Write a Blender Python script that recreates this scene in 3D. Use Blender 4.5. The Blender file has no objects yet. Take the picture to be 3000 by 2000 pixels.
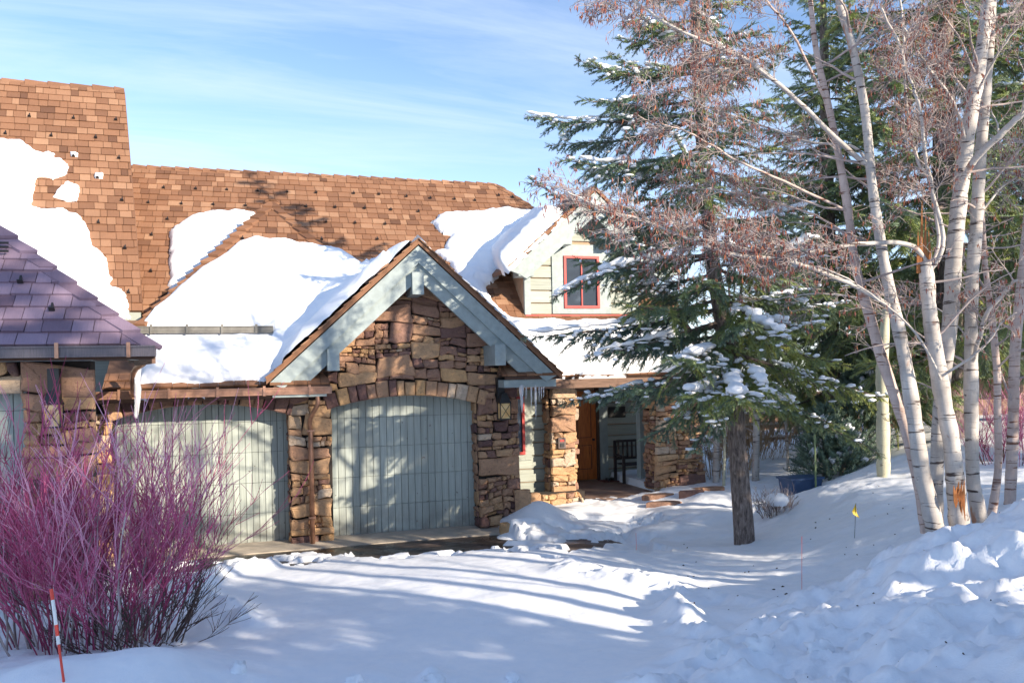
import bpy, math, random
import numpy as np
from mathutils import Vector, Matrix
rng = np.random.default_rng(11)
random.seed(11)
SC = bpy.context.scene
COL = SC.collection
R = math.radians

# ------------------------------------------------------------------ camera
TH, ROLL, FP, HOR, CZ = R(17.35), R(1.2), 2400.0, 1089.0, 2.83
Fw = np.array([math.sin(TH), math.cos(TH), 0.0])
R0 = np.array([math.cos(TH), -math.sin(TH), 0.0]); U0 = np.array([0, 0, 1.0])
Rt = R0 * math.cos(ROLL) - U0 * math.sin(ROLL)
Up = U0 * math.cos(ROLL) + R0 * math.sin(ROLL)
CAM = np.array([0, 0, CZ])
cd = bpy.data.cameras.new('camera'); cam = bpy.data.objects.new('camera', cd); COL.objects.link(cam)
cd.sensor_width = 36; cd.lens = 36 * FP / 3000; cd.shift_y = (HOR - 1000) / 3000
cd.clip_start = .1; cd.clip_end = 3000
m = Matrix(((Rt[0], Up[0], -Fw[0], 0), (Rt[1], Up[1], -Fw[1], 0), (Rt[2], Up[2], -Fw[2], CZ), (0, 0, 0, 1)))
cam.matrix_world = m
SC.camera = cam

# ------------------------------------------------------------------ light
SUN_AZ, SUN_EL = R(36), R(20)
sdir = np.array([math.sin(SUN_AZ) * math.cos(SUN_EL), -math.cos(SUN_AZ) * math.cos(SUN_EL), math.sin(SUN_EL)])
sl = bpy.data.lights.new('sun', 'SUN'); sl.energy = 3.4; sl.angle = R(0.53); sl.color = (1, .86, .68)
so = bpy.data.objects.new('sun', sl); COL.objects.link(so)
so.rotation_euler = Vector(sdir).to_track_quat('Z', 'Y').to_euler(); so.location = Vector(sdir) * 60
W = bpy.data.worlds.new('World'); SC.world = W; W.use_nodes = True
nt = W.node_tree; nt.nodes.clear()
def N(nt, t, **k):
    n = nt.nodes.new(t)
    for a, b in k.items(): setattr(n, a, b)
    return n
sky = N(nt, 'ShaderNodeTexSky', sky_type='NISHITA', sun_disc=False, sun_elevation=SUN_EL,
        sun_rotation=math.atan2(sdir[0], sdir[1]), altitude=2000, air_density=.9, dust_density=.9, ozone_density=1.5)
bg = N(nt, 'ShaderNodeBackground'); bg.inputs['Strength'].default_value = .12
tc = N(nt, 'ShaderNodeTexCoord')
sx = N(nt, 'ShaderNodeSeparateXYZ'); nt.links.new(tc.outputs['Generated'], sx.inputs[0])
# project the direction on a flat cloud deck: u = x/(z+.12), v = y/(z+.12)
za = N(nt, 'ShaderNodeMath', operation='MAXIMUM'); za.inputs[1].default_value = 0; nt.links.new(sx.outputs[2], za.inputs[0])
zb = N(nt, 'ShaderNodeMath', operation='ADD'); zb.inputs[1].default_value = .16; nt.links.new(za.outputs[0], zb.inputs[0])
du = N(nt, 'ShaderNodeMath', operation='DIVIDE'); dv = N(nt, 'ShaderNodeMath', operation='DIVIDE')
nt.links.new(sx.outputs[0], du.inputs[0]); nt.links.new(zb.outputs[0], du.inputs[1])
nt.links.new(sx.outputs[1], dv.inputs[0]); nt.links.new(zb.outputs[0], dv.inputs[1])
cb = N(nt, 'ShaderNodeCombineXYZ'); nt.links.new(du.outputs[0], cb.inputs[0]); nt.links.new(dv.outputs[0], cb.inputs[1])
mp = N(nt, 'ShaderNodeMapping'); mp.inputs['Scale'].default_value = (.55, 2.3, 1); mp.inputs['Rotation'].default_value = (0, 0, R(-28))
nt.links.new(cb.outputs[0], mp.inputs[0])
n1 = N(nt, 'ShaderNodeTexNoise'); n1.inputs['Scale'].default_value = 1.5; n1.inputs['Detail'].default_value = 9; n1.inputs['Roughness'].default_value = .62; n1.inputs['Distortion'].default_value = .5
nt.links.new(mp.outputs[0], n1.inputs[0])
cr = N(nt, 'ShaderNodeValToRGB'); cr.color_ramp.elements[0].position = .42; cr.color_ramp.elements[1].position = 1.0
cr.color_ramp.elements[1].color = (.8, .8, .8, 1)
nt.links.new(n1.outputs[0], cr.inputs[0])
hz = N(nt, 'ShaderNodeMapRange'); hz.inputs[1].default_value = 0.0; hz.inputs[2].default_value = .36; hz.inputs[3].default_value = .35; hz.inputs[4].default_value = 0.0
nt.links.new(sx.outputs[2], hz.inputs[0])
ad = N(nt, 'ShaderNodeMath', operation='ADD', use_clamp=True); nt.links.new(cr.outputs[0], ad.inputs[0]); nt.links.new(hz.outputs[0], ad.inputs[1])
mx = N(nt, 'ShaderNodeMix', data_type='RGBA'); mx.inputs[7].default_value = (3.3, 3.7, 4.3, 1)
nt.links.new(ad.outputs[0], mx.inputs[0]); nt.links.new(sky.outputs[0], mx.inputs[6])
nt.links.new(mx.outputs[2], bg.inputs['Color'])
out = N(nt, 'ShaderNodeOutputWorld'); nt.links.new(bg.outputs[0], out.inputs[0])
vs = SC.view_settings; vs.view_transform = 'Standard'; vs.look = 'None'; vs.gamma = 1; vs.use_curve_mapping = False
vs.exposure = 1.42

# ------------------------------------------------------------------ pixel rays -> places in the world
def ray(px, py): return Fw * FP + (px - 1500.0) * Rt + (HOR - py) * Up
def P(px, py, X=None, Y=None, Z=None, D=None):
    d = ray(px, py)
    if Y is not None: t = Y / d[1]
    elif X is not None: t = X / d[0]
    elif Z is not None: t = (Z - CZ) / d[2]
    else: t = D / FP
    return CAM + d * t
def PP(px, py, pt, n):
    d = ray(px, py); n = np.asarray(n, float)
    return CAM + d * (np.dot(np.asarray(pt) - CAM, n) / np.dot(d, n))
def proj(v):
    v = np.atleast_2d(v) - CAM
    z = v @ Fw; z = np.where(z < .1, .1, z)
    return 1500 + FP * (v @ Rt) / z, HOR - FP * (v @ Up) / z, z

# ------------------------------------------------------------------ noise
def hash2(ix, iy, s=0):
    h = (ix.astype(np.int64) * 374761393 + iy.astype(np.int64) * 668265263 + s * 974634777) & 0xffffffff
    h = ((h ^ (h >> 13)) * 1274126177) & 0xffffffff
    return ((h ^ (h >> 16)) & 0xffff) / 65535.0
def vn(x, y, s=0):
    ix = np.floor(x); iy = np.floor(y); fx = x - ix; fy = y - iy
    fx = fx * fx * (3 - 2 * fx); fy = fy * fy * (3 - 2 * fy)
    a = hash2(ix, iy, s); b = hash2(ix + 1, iy, s); c = hash2(ix, iy + 1, s); d = hash2(ix + 1, iy + 1, s)
    return (a * (1 - fx) + b * fx) * (1 - fy) + (c * (1 - fx) + d * fx) * fy - .5
def fbm(x, y, sc=1., o=4, s=0, g=.5):
    r = 0; a = 1.
    for i in range(o):
        r = r + a * vn(x * sc + 17.3 * i, y * sc - 9.1 * i, s + i); a *= g; sc = sc * 2.03
    return r

# ------------------------------------------------------------------ materials
def newmat(name):
    m = bpy.data.materials.new(name); m.use_nodes = True
    nt = m.node_tree; b = nt.nodes['Principled BSDF']; return m, nt, b
def ramp(nt, stops, fac):
    r = N(nt, 'ShaderNodeValToRGB'); e = r.color_ramp.elements
    while len(e) < len(stops): e.new(.5)
    for i, (p, c) in enumerate(stops): e[i].position = p; e[i].color = (*c, 1)
    nt.links.new(fac, r.inputs[0]); return r.outputs[0]
def tnoise(nt, scale, detail=4, rough=.55, vec=(1, 1, 1), dist=0):
    tc = N(nt, 'ShaderNodeTexCoord'); mp = N(nt, 'ShaderNodeMapping'); mp.inputs['Scale'].default_value = vec
    g = N(nt, 'ShaderNodeNewGeometry'); nt.links.new(g.outputs['Position'], mp.inputs[0])
    n = N(nt, 'ShaderNodeTexNoise'); n.inputs['Scale'].default_value = scale; n.inputs['Detail'].default_value = detail
    n.inputs['Roughness'].default_value = rough; n.inputs['Distortion'].default_value = dist
    nt.links.new(mp.outputs[0], n.inputs[0]); return n.outputs[0]
def mixc(nt, a, b, f, mode='MIX'):
    m = N(nt, 'ShaderNodeMix', data_type='RGBA', blend_type=mode)
    for s, v in ((0, f), (6, a), (7, b)):
        if isinstance(v, (int, float)): m.inputs[s].default_value = v
        elif isinstance(v, tuple): m.inputs[s].default_value = (*v, 1)
        else: nt.links.new(v, m.inputs[s])
    return m.outputs[2]
def mapr(nt, v, a, b, c, d):
    m = N(nt, 'ShaderNodeMapRange'); nt.links.new(v, m.inputs[0])
    for i, q in enumerate((a, b, c, d)): m.inputs[i + 1].default_value = q
    return m.outputs[0]
def bump(nt, b, h, st, dist=.02):
    n = N(nt, 'ShaderNodeBump'); n.inputs['Strength'].default_value = st; n.inputs['Distance'].default_value = dist
    nt.links.new(h, n.inputs['Height']); nt.links.new(n.outputs[0], b.inputs['Normal'])
def tone(nt):
    a = N(nt, 'ShaderNodeAttribute'); a.attribute_name = 'tone'; return a.outputs['Fac']
M = {}
def paint(key, c, var=.12, rough=.6, scale=6, vec=(1, 1, 1), b_=.15, metal=0, usetone=False, dirt=False):
    m, nt, b = newmat(key); n = tnoise(nt, scale, 5, .6, vec)
    lo = tuple(x * (1 - var * 1.6) for x in c); hi = tuple(min(1, x * (1 + var)) for x in c)
    col = ramp(nt, [(.3, lo), (.7, hi)], n)
    if usetone:
        col = mixc(nt, col, mapr_rgb(nt, tone(nt), .78, 1.15), 1.0, 'MULTIPLY')
    if dirt:      # splash stains low on the boards
        g = N(nt, 'ShaderNodeNewGeometry'); s3 = N(nt, 'ShaderNodeSeparateXYZ'); nt.links.new(g.outputs['Position'], s3.inputs[0])
        q = tnoise(nt, 3.0, 6, .7); ml = N(nt, 'ShaderNodeMath', operation='MULTIPLY'); nt.links.new(mapr(nt, s3.outputs[2], 0, .55, 1, 0), ml.inputs[0]); nt.links.new(mapr(nt, q, .35, .65, 0, .8), ml.inputs[1])
        col = mixc(nt, col, (.16, .13, .10), ml.outputs[0]); kn = tnoise(nt, 14, 2, .5); col = mixc(nt, col, (.12, .10, .08), mapr(nt, kn, .73, .76, 0, .8))
    nt.links.new(col, b.inputs['Base Color']); b.inputs['Roughness'].default_value = rough; b.inputs['Metallic'].default_value = metal
    bump(nt, b, n, b_, .01); M[key] = m; return m
def mapr_rgb(nt, v, lo, hi):
    return ramp(nt, [(0, (lo, lo, lo)), (1, (hi, hi, hi))], v)
# snow
def snowmat(key, dirt=0):
    m, nt, b = newmat(key)
    n = tnoise(nt, 9, 6, .65); n2 = tnoise(nt, 90, 3, .7)
    col = ramp(nt, [(.3, (.83, .87, .93)), (.6, (.89, .91, .95))], n)
    if dirt:
        d = tnoise(nt, 5.5, 8, .75); col = mixc(nt, col, (.33, .29, .26), mapr(nt, d, .66, .80, 0, .8))
    nt.links.new(col, b.inputs['Base Color']); b.inputs['Roughness'].default_value = .75
    b.inputs['Specular IOR Level'].default_value = .25
    s = N(nt, 'ShaderNodeMath', operation='MULTIPLY_ADD'); nt.links.new(n2, s.inputs[0]); s.inputs[1].default_value = .25; nt.links.new(n, s.inputs[2])
    bump(nt, b, s.outputs[0], .35, .03); M[key] = m
snowmat('snow'); snowmat('snow_dirty', 1)
# stone
def stonemat(key, stops, bright=1.0):
    m, nt, b = newmat(key)
    c = ramp(nt, [(p, tuple(x * bright for x in q)) for p, q in stops], tone(nt))
    n = tnoise(nt, 7, 8, .68, dist=.6); n2 = tnoise(nt, 26, 6, .75); n3 = tnoise(nt, 3.1, 6, .6, (1, 1, 2.5))
    c = mixc(nt, c, mapr_rgb(nt, n, .45, 1.55), .8, 'MULTIPLY')
    c = mixc(nt, c, (.045, .032, .03), mapr(nt, n2, .54, .70, 0, .75))
    c = mixc(nt, c, (.42, .25, .12), mapr(nt, n3, .55, .75, 0, .45))
    nt.links.new(c, b.inputs['Base Color']); b.inputs['Roughness'].default_value = .85
    s = N(nt, 'ShaderNodeMath', operation='MULTIPLY_ADD'); nt.links.new(n2, s.inputs[0]); s.inputs[1].default_value = .5; nt.links.new(n, s.inputs[2])
    bump(nt, b, s.outputs[0], .8, .03); M[key] = m
ST = [(0, (.13, .07, .065)), (.2, (.25, .14, .11)), (.42, (.38, .22, .14)), (.65, (.50, .31, .175)), (.85, (.56, .34, .165)), (1, (.52, .41, .31))]
stonemat('stone', ST)
# shingles
def shinglemat(key, a, b_, c_, streak=.5):
    m, nt, b = newmat(key)
    c = ramp(nt, [(0, a), (.5, b_), (1, c_)], tone(nt))
    n = tnoise(nt, 1.0, 5, .7, (95, 5, 5)); n2 = tnoise(nt, 2.2, 4, .6)
    c = mixc(nt, c, mapr_rgb(nt, n, .55, 1.4), streak, 'MULTIPLY')
    c = mixc(nt, c, mapr_rgb(nt, n2, .75, 1.22), .7, 'MULTIPLY')
    nt.links.new(c, b.inputs['Base Color']); b.inputs['Roughness'].default_value = .8
    bump(nt, b, n, .5, .006); M[key] = m
shinglemat('shingle', (.12, .055, .03), (.235, .115, .062), (.35, .20, .12))
shinglemat('shingle_weathered_shade', (.13, .085, .125), (.20, .145, .205), (.28, .215, .30))  # weathered wing shingles, with the purple of their shade mixed into the colour
paint('deck', (.09, .05, .035), rough=.9)
paint('mortar', (.035, .028, .025), rough=.95)
paint('trim', (.31, .37, .375), .1, .55, 5, (2, 2, 2), usetone=False)
paint('siding', (.38, .41, .36), .12, .65, 3, (.6, 8, 10), .3, usetone=True)
paint('siding_line', (.45, .30, .2), .1, .8)
paint('door_paint', (.38, .425, .395), .12, .55, 2.4, (14, 14, .8), .25, usetone=True, dirt=True)
paint('copper', (.40, .22, .15), .25, .42, 6, (1, 1, 1), .1, metal=.55)
paint('gutter_dark', (.11, .10, .12), .25, .45, 6, (30, 1, 1), .1, metal=.4)
paint('gutter_grey', (.20, .19, .17), .2, .5, 6, metal=.3)
paint('black_metal', (.02, .02, .022), rough=.45)
paint('red_trim', (.50, .05, .045), .1, .5)
paint('concrete', (.46, .40, .33), .18, .85, 4, b_=.3)
paint('rail_wood', (.16, .12, .11), .2, .8)
paint('bench_wood', (.035, .028, .03), .2, .6)
paint('brown_wood', (.20, .12, .085), .25, .8, 3, (1, 1, 12), .3, usetone=True)
paint('bin_blue', (.03, .07, .16), .1, .4)
paint('flag_yellow', (.75, .52, .01), .08, .5)
paint('stake_red', (.75, .06, .035), .05, .45)
paint('stake_white', (.8, .8, .78), .03, .45)
paint('steel', (.5, .5, .5), .05, .3, metal=.9)
paint('mat_rug', (.16, .06, .05), .2, .95)
paint('debris', (.035, .02, .014), .3, .9)
m, nt, b = newmat('window_glass'); b.inputs['Base Color'].default_value = (.05, .065, .09, 1); b.inputs['Roughness'].default_value = .05; b.inputs['Specular IOR Level'].default_value = .8; M['glass'] = m
m, nt, b = newmat('lamp_glass'); n = tnoise(nt, 8); nt.links.new(ramp(nt, [(.3, (.75, .42, .14)), (.7, (.9, .66, .34))], n), b.inputs['Base Color']); b.inputs['Roughness'].default_value = .3; M['lamp_glass'] = m
m, nt, b = newmat('ice'); b.inputs['Base Color'].default_value = (.86, .9, .95, 1); b.inputs['Roughness'].default_value = .12; b.inputs['Transmission Weight'].default_value = .55; b.inputs['IOR'].default_value = 1.31; M['ice'] = m
# pavement: wet asphalt / concrete
m, nt, b = newmat('pavement'); n = tnoise(nt, 1.3, 7, .65); n2 = tnoise(nt, 60, 4, .7)
c = ramp(nt, [(.40, (.012, .011, .011)), (.56, (.05, .037, .033)), (.68, (.17, .12, .10))], n); c = mixc(nt, c, mapr_rgb(nt, n2, .6, 1.4), .6, 'MULTIPLY')
nt.links.new(c, b.inputs['Base Color']); nt.links.new(mapr(nt, n, .4, .62, .22, .75), b.inputs['Roughness']); bump(nt, b, n2, .2, .004); M['pavement'] = m
# porch flagstone
m, nt, b = newmat('porch_floor'); n = tnoise(nt, 2.5, 6, .6); nt.links.new(ramp(nt, [(.3, (.20, .12, .09)), (.7, (.38, .26, .20))], n), b.inputs['Base Color']); b.inputs['Roughness'].default_value = .55; M['porch_floor'] = m
# varnished door
m, nt, b = newmat('door_wood'); n = tnoise(nt, 1.6, 6, .6, (22, 22, 1.6), 1.2)
nt.links.new(ramp(nt, [(.3, (.30, .07, .012)), (.55, (.55, .16, .03)), (.75, (.68, .24, .05))], n), b.inputs['Base Color']); b.inputs['Roughness'].default_value = .35; bump(nt, b, n, .15, .004); M['door_wood'] = m
# birch bark
def barkmat(key, c1, c2, dark, thr=.60, vec=(1.5, 1.5, 15), peel=None):
    m, nt, b = newmat(key)
    n = tnoise(nt, 3, 5, .6); c = ramp(nt, [(.3, c1), (.7, c2)], n)
    k = tnoise(nt, 1.6, 5, .62, vec, .8); c = mixc(nt, c, dark, mapr(nt, k, thr, thr + .05, 0, 1))
    k2 = tnoise(nt, 2.6, 6, .72, (1.1, 1.1, 2.2), 1.4); c = mixc(nt, c, dark, mapr(nt, k2, .62, .68, 0, .9)); k4 = tnoise(nt, 60, 3, .6, (1, 1, .25)); c = mixc(nt, c, mapr_rgb(nt, k4, .7, 1.25), .6, 'MULTIPLY')
    if peel: 
        k3 = tnoise(nt, 2.1, 4, .6, (1.5, 1.5, .8), .4); c = mixc(nt, c, peel, mapr(nt, k3, .64, .69, 0, .8))
    nt.links.new(c, b.inputs['Base Color']); b.inputs['Roughness'].default_value = .75; bump(nt, b, k, .5, .012); M[key] = m
barkmat('birch_bark', (.36, .325, .30), (.60, .56, .52), (.06, .042, .038), .585, peel=(.36, .15, .07))
barkmat('pink_birch_bark', (.42, .31, .27), (.62, .51, .46), (.16, .07, .045), .57, peel=(.32, .12, .06))
barkmat('aspen_bark', (.50, .47, .33), (.62, .60, .44), (.10, .08, .05), .66)
m, nt, b = newmat('spruce_bark'); n = tnoise(nt, 5, 7, .7, (5, 5, 1.3), .6)
nt.links.new(ramp(nt, [(.33, (.045, .034, .03)), (.5, (.18, .14, .12)), (.68, (.34, .28, .25))], n), b.inputs['Base Color']); b.inputs['Roughness'].default_value = .9; bump(nt, b, n, 1.0, .03); M['spruce_bark'] = m
paint('twig_grey', (.42, .35, .33), .25, .8)
paint('twig_dark', (.10, .065, .055), .25, .85)
def tonemat(key, stops, rough=.6, trans=0):
    m, nt, b = newmat(key); nt.links.new(ramp(nt, stops, tone(nt)), b.inputs['Base Color']); b.inputs['Roughness'].default_value = rough
    b.inputs['Specular IOR Level'].default_value = .35; M[key] = m
tonemat('needles', [(0, (.10, .16, .135)), (.4, (.18, .25, .15)), (.72, (.29, .34, .10)), (1, (.42, .42, .10))], .55)  # bluish low tones stand for shaded foliage, yellow high ones for sunlit
tonemat('cone', [(0, (.25, .09, .03)), (1, (.45, .18, .06))], .7)
tonemat('catkin', [(0, (.16, .05, .045)), (.7, (.34, .13, .10)), (1, (.55, .20, .08))], .75)
tonemat('red_twig', [(0, (.16, .035, .06)), (.35, (.34, .045, .12)), (.7, (.56, .11, .24)), (1, (.68, .36, .48))], .45)
tonemat('straw_twig', [(0, (.22, .14, .08)), (1, (.48, .34, .2))], .8)
tonemat('grey_stem', [(0, (.16, .12, .12)), (1, (.52, .45, .44))], .7)

# ------------------------------------------------------------------ mesh helpers
def make_mesh(name, V, Q, T, mats, tn=None, smooth=False, mi=None):
    me = bpy.data.meshes.new(name)
    V = np.asarray(V, np.float32).reshape(-1, 3)
    Q = np.asarray(Q, np.int32).reshape(-1, 4); T = np.asarray(T, np.int32).reshape(-1, 3)
    me.vertices.add(len(V)); me.vertices.foreach_set('co', V.ravel())
    me.loops.add(Q.size + T.size); me.loops.foreach_set('vertex_index', np.concatenate([Q.ravel(), T.ravel()]))
    np_ = len(Q) + len(T); me.polygons.add(np_)
    ls = np.concatenate([np.arange(len(Q)) * 4, Q.size + np.arange(len(T)) * 3]).astype(np.int32)
    me.polygons.foreach_set('loop_start', ls)
    me.polygons.foreach_set('use_smooth', np.full(np_, bool(smooth)))
    for mm in (mats if isinstance(mats, (list, tuple)) else [mats]): me.materials.append(M[mm])
    if mi is not None: me.polygons.foreach_set('material_index', np.asarray(mi, np.int32))
    me.update(calc_edges=True)
    a = me.attributes.new('tone', 'FLOAT', 'POINT')
    if tn is None: tn = np.full(len(V), .5)
    elif np.isscalar(tn): tn = np.full(len(V), float(tn))
    a.data.foreach_set('value', np.asarray(tn, np.float32))
    return me
def link(name, me, parent=None, **props):
    o = bpy.data.objects.new(name, me); COL.objects.link(o)
    if parent is not None: o.parent = parent
    for k, v in props.items(): o[k] = v
    return o
def thing(name, label, cat, group=None, loc=(0, 0, 0), kind=None):
    o = bpy.data.objects.new(name, None); COL.objects.link(o); o.empty_display_size = .2
    o.location = loc; o['label'] = label; o['category'] = cat
    if group: o['group'] = group
    if kind: o['kind'] = kind
    return o
class MB:
    def __init__(s): s.v = []; s.q = []; s.t = []; s.tn = []; s.mq = []; s.mt = []; s.n = 0
    def add(s, V, Q=(), T=(), tone=.5, mi=0):
        V = np.asarray(V, float).reshape(-1, 3)
        Q = np.asarray(Q, int).reshape(-1, 4); T = np.asarray(T, int).reshape(-1, 3)
        s.v.append(V); s.q.append(Q + s.n); s.t.append(T + s.n)
        s.tn.append(np.full(len(V), tone, float) if np.isscalar(tone) else np.asarray(tone, float))
        s.mq.append(np.full(len(Q), mi)); s.mt.append(np.full(len(T), mi)); s.n += len(V)
        return s
    def box(s, a, b, tone=.5, mi=0):
        x0, y0, z0 = a; x1, y1, z1 = b
        V = [(x0, y0, z0), (x1, y0, z0), (x1, y1, z0), (x0, y1, z0), (x0, y0, z1), (x1, y0, z1), (x1, y1, z1), (x0, y1, z1)]
        return s.add(V, BOXQ, tone=tone, mi=mi)
    def beam(s, a, b, w, h, up=(0, 0, 1), tone=.5, mi=0):
        a = np.array(a, float); b = np.array(b, float); d = b - a; d /= np.linalg.norm(d)
        r = np.cross(d, up); r /= np.linalg.norm(r); u = np.cross(r, d)
        V = [p + r * sx * w / 2 + u * sz * h / 2 for p in (a, b) for sx, sz in ((-1, -1), (1, -1), (1, 1), (-1, 1))]
        return s.add(V, [(0, 3, 2, 1), (4, 5, 6, 7), (0, 1, 5, 4), (1, 2, 6, 5), (2, 3, 7, 6), (3, 0, 4, 7)], tone=tone, mi=mi)
    def prism(s, pts, off, tone=.5, mi=0):
        p = np.asarray(pts, float); n = len(p); off = np.asarray(off, float)
        V = np.vstack([p, p + off]); T = [(0, i, i + 1) for i in range(1, n - 1)] + [(n, n + i + 1, n + i) for i in range(1, n - 1)]
        Q = [(i, i + n, (i + 1) % n + n, (i + 1) % n) for i in range(n)]
        return s.add(V, Q, T, tone=tone, mi=mi)
    def tube(s, pts, rad, k=6, tone=.5, mi=0, cap=True):
        V, Q, T = tube(pts, rad, k, cap); return s.add(V, Q, T, tone=tone if np.isscalar(tone) else np.repeat(tone, k), mi=mi)
    def build(s, name, mats, parent=None, smooth=False, **props):
        if not s.v: return None
        V = np.vstack(s.v); Q = np.vstack(s.q); T = np.vstack(s.t)
        me = make_mesh(name, V, Q, T, mats, np.concatenate(s.tn), smooth, np.concatenate(s.mq + s.mt))
        return link(name, me, parent, **props)
BOXQ = [(0, 3, 2, 1), (4, 5, 6, 7), (0, 1, 5, 4), (1, 2, 6, 5), (2, 3, 7, 6), (3, 0, 4, 7)]
def tube(pts, rad, k=6, cap=True):
    p = np.asarray(pts, float); n = len(p); rad = np.broadcast_to(np.asarray(rad, float), (n,))
    d = np.gradient(p, axis=0); d /= np.maximum(np.linalg.norm(d, axis=1, keepdims=True), 1e-9)
    ref = np.array([0.31, 0.17, .93]) if abs(d[:, 2]).mean() < .8 else np.array([.95, .2, .1])
    r = np.cross(d, ref); r /= np.maximum(np.linalg.norm(r, axis=1, keepdims=True), 1e-9); u = np.cross(d, r)
    a = np.arange(k) * 2 * math.pi / k
    V = (p[:, None, :] + rad[:, None, None] * (np.cos(a)[None, :, None] * r[:, None, :] + np.sin(a)[None, :, None] * u[:, None, :])).reshape(-1, 3)
    i = np.arange(n - 1)[:, None] * k; j = np.arange(k)[None, :]; j2 = (j + 1) % k
    Q = np.stack([i + j, i + j2, i + k + j2, i + k + j], -1).reshape(-1, 4)
    T = [(n * k - k, n * k - k + x, n * k - k + x + 1) for x in range(1, k - 1)] if cap else []
    return V, Q, T
def smooth_path(pts, n):
    p = np.asarray(pts, float); t = np.linspace(0, len(p) - 1, n); i = np.clip(t.astype(int), 0, len(p) - 2); f = (t - i)[:, None]
    p0 = p[np.maximum(i - 1, 0)]; p1 = p[i]; p2 = p[i + 1]; p3 = p[np.minimum(i + 2, len(p) - 1)]
    return .5 * (2 * p1 + (p2 - p0) * f + (2 * p0 - 5 * p1 + 4 * p2 - p3) * f ** 2 + (3 * p1 - 3 * p2 + p3 - p0) * f ** 3)
def clip_half(poly, a, b):     # keep left of a->b
    out = []; n = len(poly)
    def sd(p): return (b[0] - a[0]) * (p[1] - a[1]) - (b[1] - a[1]) * (p[0] - a[0])
    for i in range(n):
        p, q = poly[i], poly[(i + 1) % n]; sp, sq = sd(p), sd(q)
        if sp >= 0: out.append(p)
        if sp * sq < 0:
            t = sp / (sp - sq); out.append((p[0] + (q[0] - p[0]) * t, p[1] + (q[1] - p[1]) * t))
    return out
def ccw(p):
    a = sum(p[i][0] * p[(i + 1) % len(p)][1] - p[(i + 1) % len(p)][0] * p[i][1] for i in range(len(p)))
    return list(p) if a > 0 else list(p)[::-1]
def area(p): return abs(sum(p[i][0] * p[(i + 1) % len(p)][1] - p[(i + 1) % len(p)][0] * p[i][1] for i in range(len(p)))) / 2
def clip(poly, reg):
    for i in range(len(reg)):
        poly = clip_half(poly, reg[i], reg[(i + 1) % len(reg)])
        if len(poly) < 3: return []
    return poly
def sdist(x, y, poly):      # signed distance, positive inside
    p = np.asarray(poly, float); d = np.full(x.shape, 1e9); ins = np.zeros(x.shape, bool); n = len(p)
    for i in range(n):
        ax, ay = p[i]; bx, by = p[(i + 1) % n]; ex, ey = bx - ax, by - ay; L = ex * ex + ey * ey + 1e-12
        t = np.clip(((x - ax) * ex + (y - ay) * ey) / L, 0, 1)
        d = np.minimum(d, np.hypot(x - ax - t * ex, y - ay - t * ey))
        c = ((ay > y) != (by > y)) & (x < ex * (y - ay) / (ey if abs(ey) > 1e-9 else 1e-9) + ax); ins ^= c
    return np.where(ins, d, -d)

# pieces (stones, shingles) are collected, and at the end the 300 that show largest become parts
PIECES = {}
def piece(root, kind, parent, mat, V, T, tn):
    px, py, z = proj(V); c = V.mean(0)
    inside = ((px > -20) & (px < 3020) & (py > -20) & (py < 2020)).mean()
    a = area(list(zip(px[:24], py[:24]))) if False else (px.max() - px.min()) * (py.max() - py.min())
    PIECES.setdefault((root.name, kind), []).append((a * inside, parent, mat, V, T, tn, root))
def flush_pieces(limit=296):
    for (rn, kind), L in PIECES.items():
        L.sort(key=lambda e: -e[0]); rest = {}
        for i, (a, par, mat, V, T, tn, root) in enumerate(L):
            if i < limit and a > 0:
                c = V.mean(0); me = make_mesh(kind, V - c, [], T, mat, tn); o = link(kind, me, par); o.location = c
            else:
                rest.setdefault('r', []).append((V, T, tn, mat, root))
        for _, E in rest.items():
            mats = sorted({e[3] for e in E}); mb = MB()
            for V, T, tn, mat, root in E: mb.add(V, (), T, tone=tn, mi=mats.index(mat))
            mb.build({'stone': 'stones_joined', 'shingle': 'shingles_joined'}[kind], mats, E[0][4], kind='stuff')

class Fr:   # plane frame: origin, U along, V up the plane, N out
    def __init__(s, O, U, V):
        s.O = np.array(O, float); s.U = np.array(U, float) / np.linalg.norm(U); s.V = np.array(V, float) / np.linalg.norm(V)
        n = np.cross(s.U, s.V); s.N = n / np.linalg.norm(n)
        s.I = np.linalg.inv(np.stack([s.U, s.V, s.N], 1))
    def w(s, u, v, h=0): return s.O + np.multiply.outer(np.asarray(u, float), s.U) + np.multiply.outer(np.asarray(v, float), s.V) + np.multiply.outer(np.asarray(h, float), s.N)
    def px(s, x, y):
        p = PP(x, y, s.O, s.N); q = s.I @ (p - s.O); return (q[0], q[1])
    def uv(s, p): q = s.I @ (np.asarray(p) - s.O); return (q[0], q[1])

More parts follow.
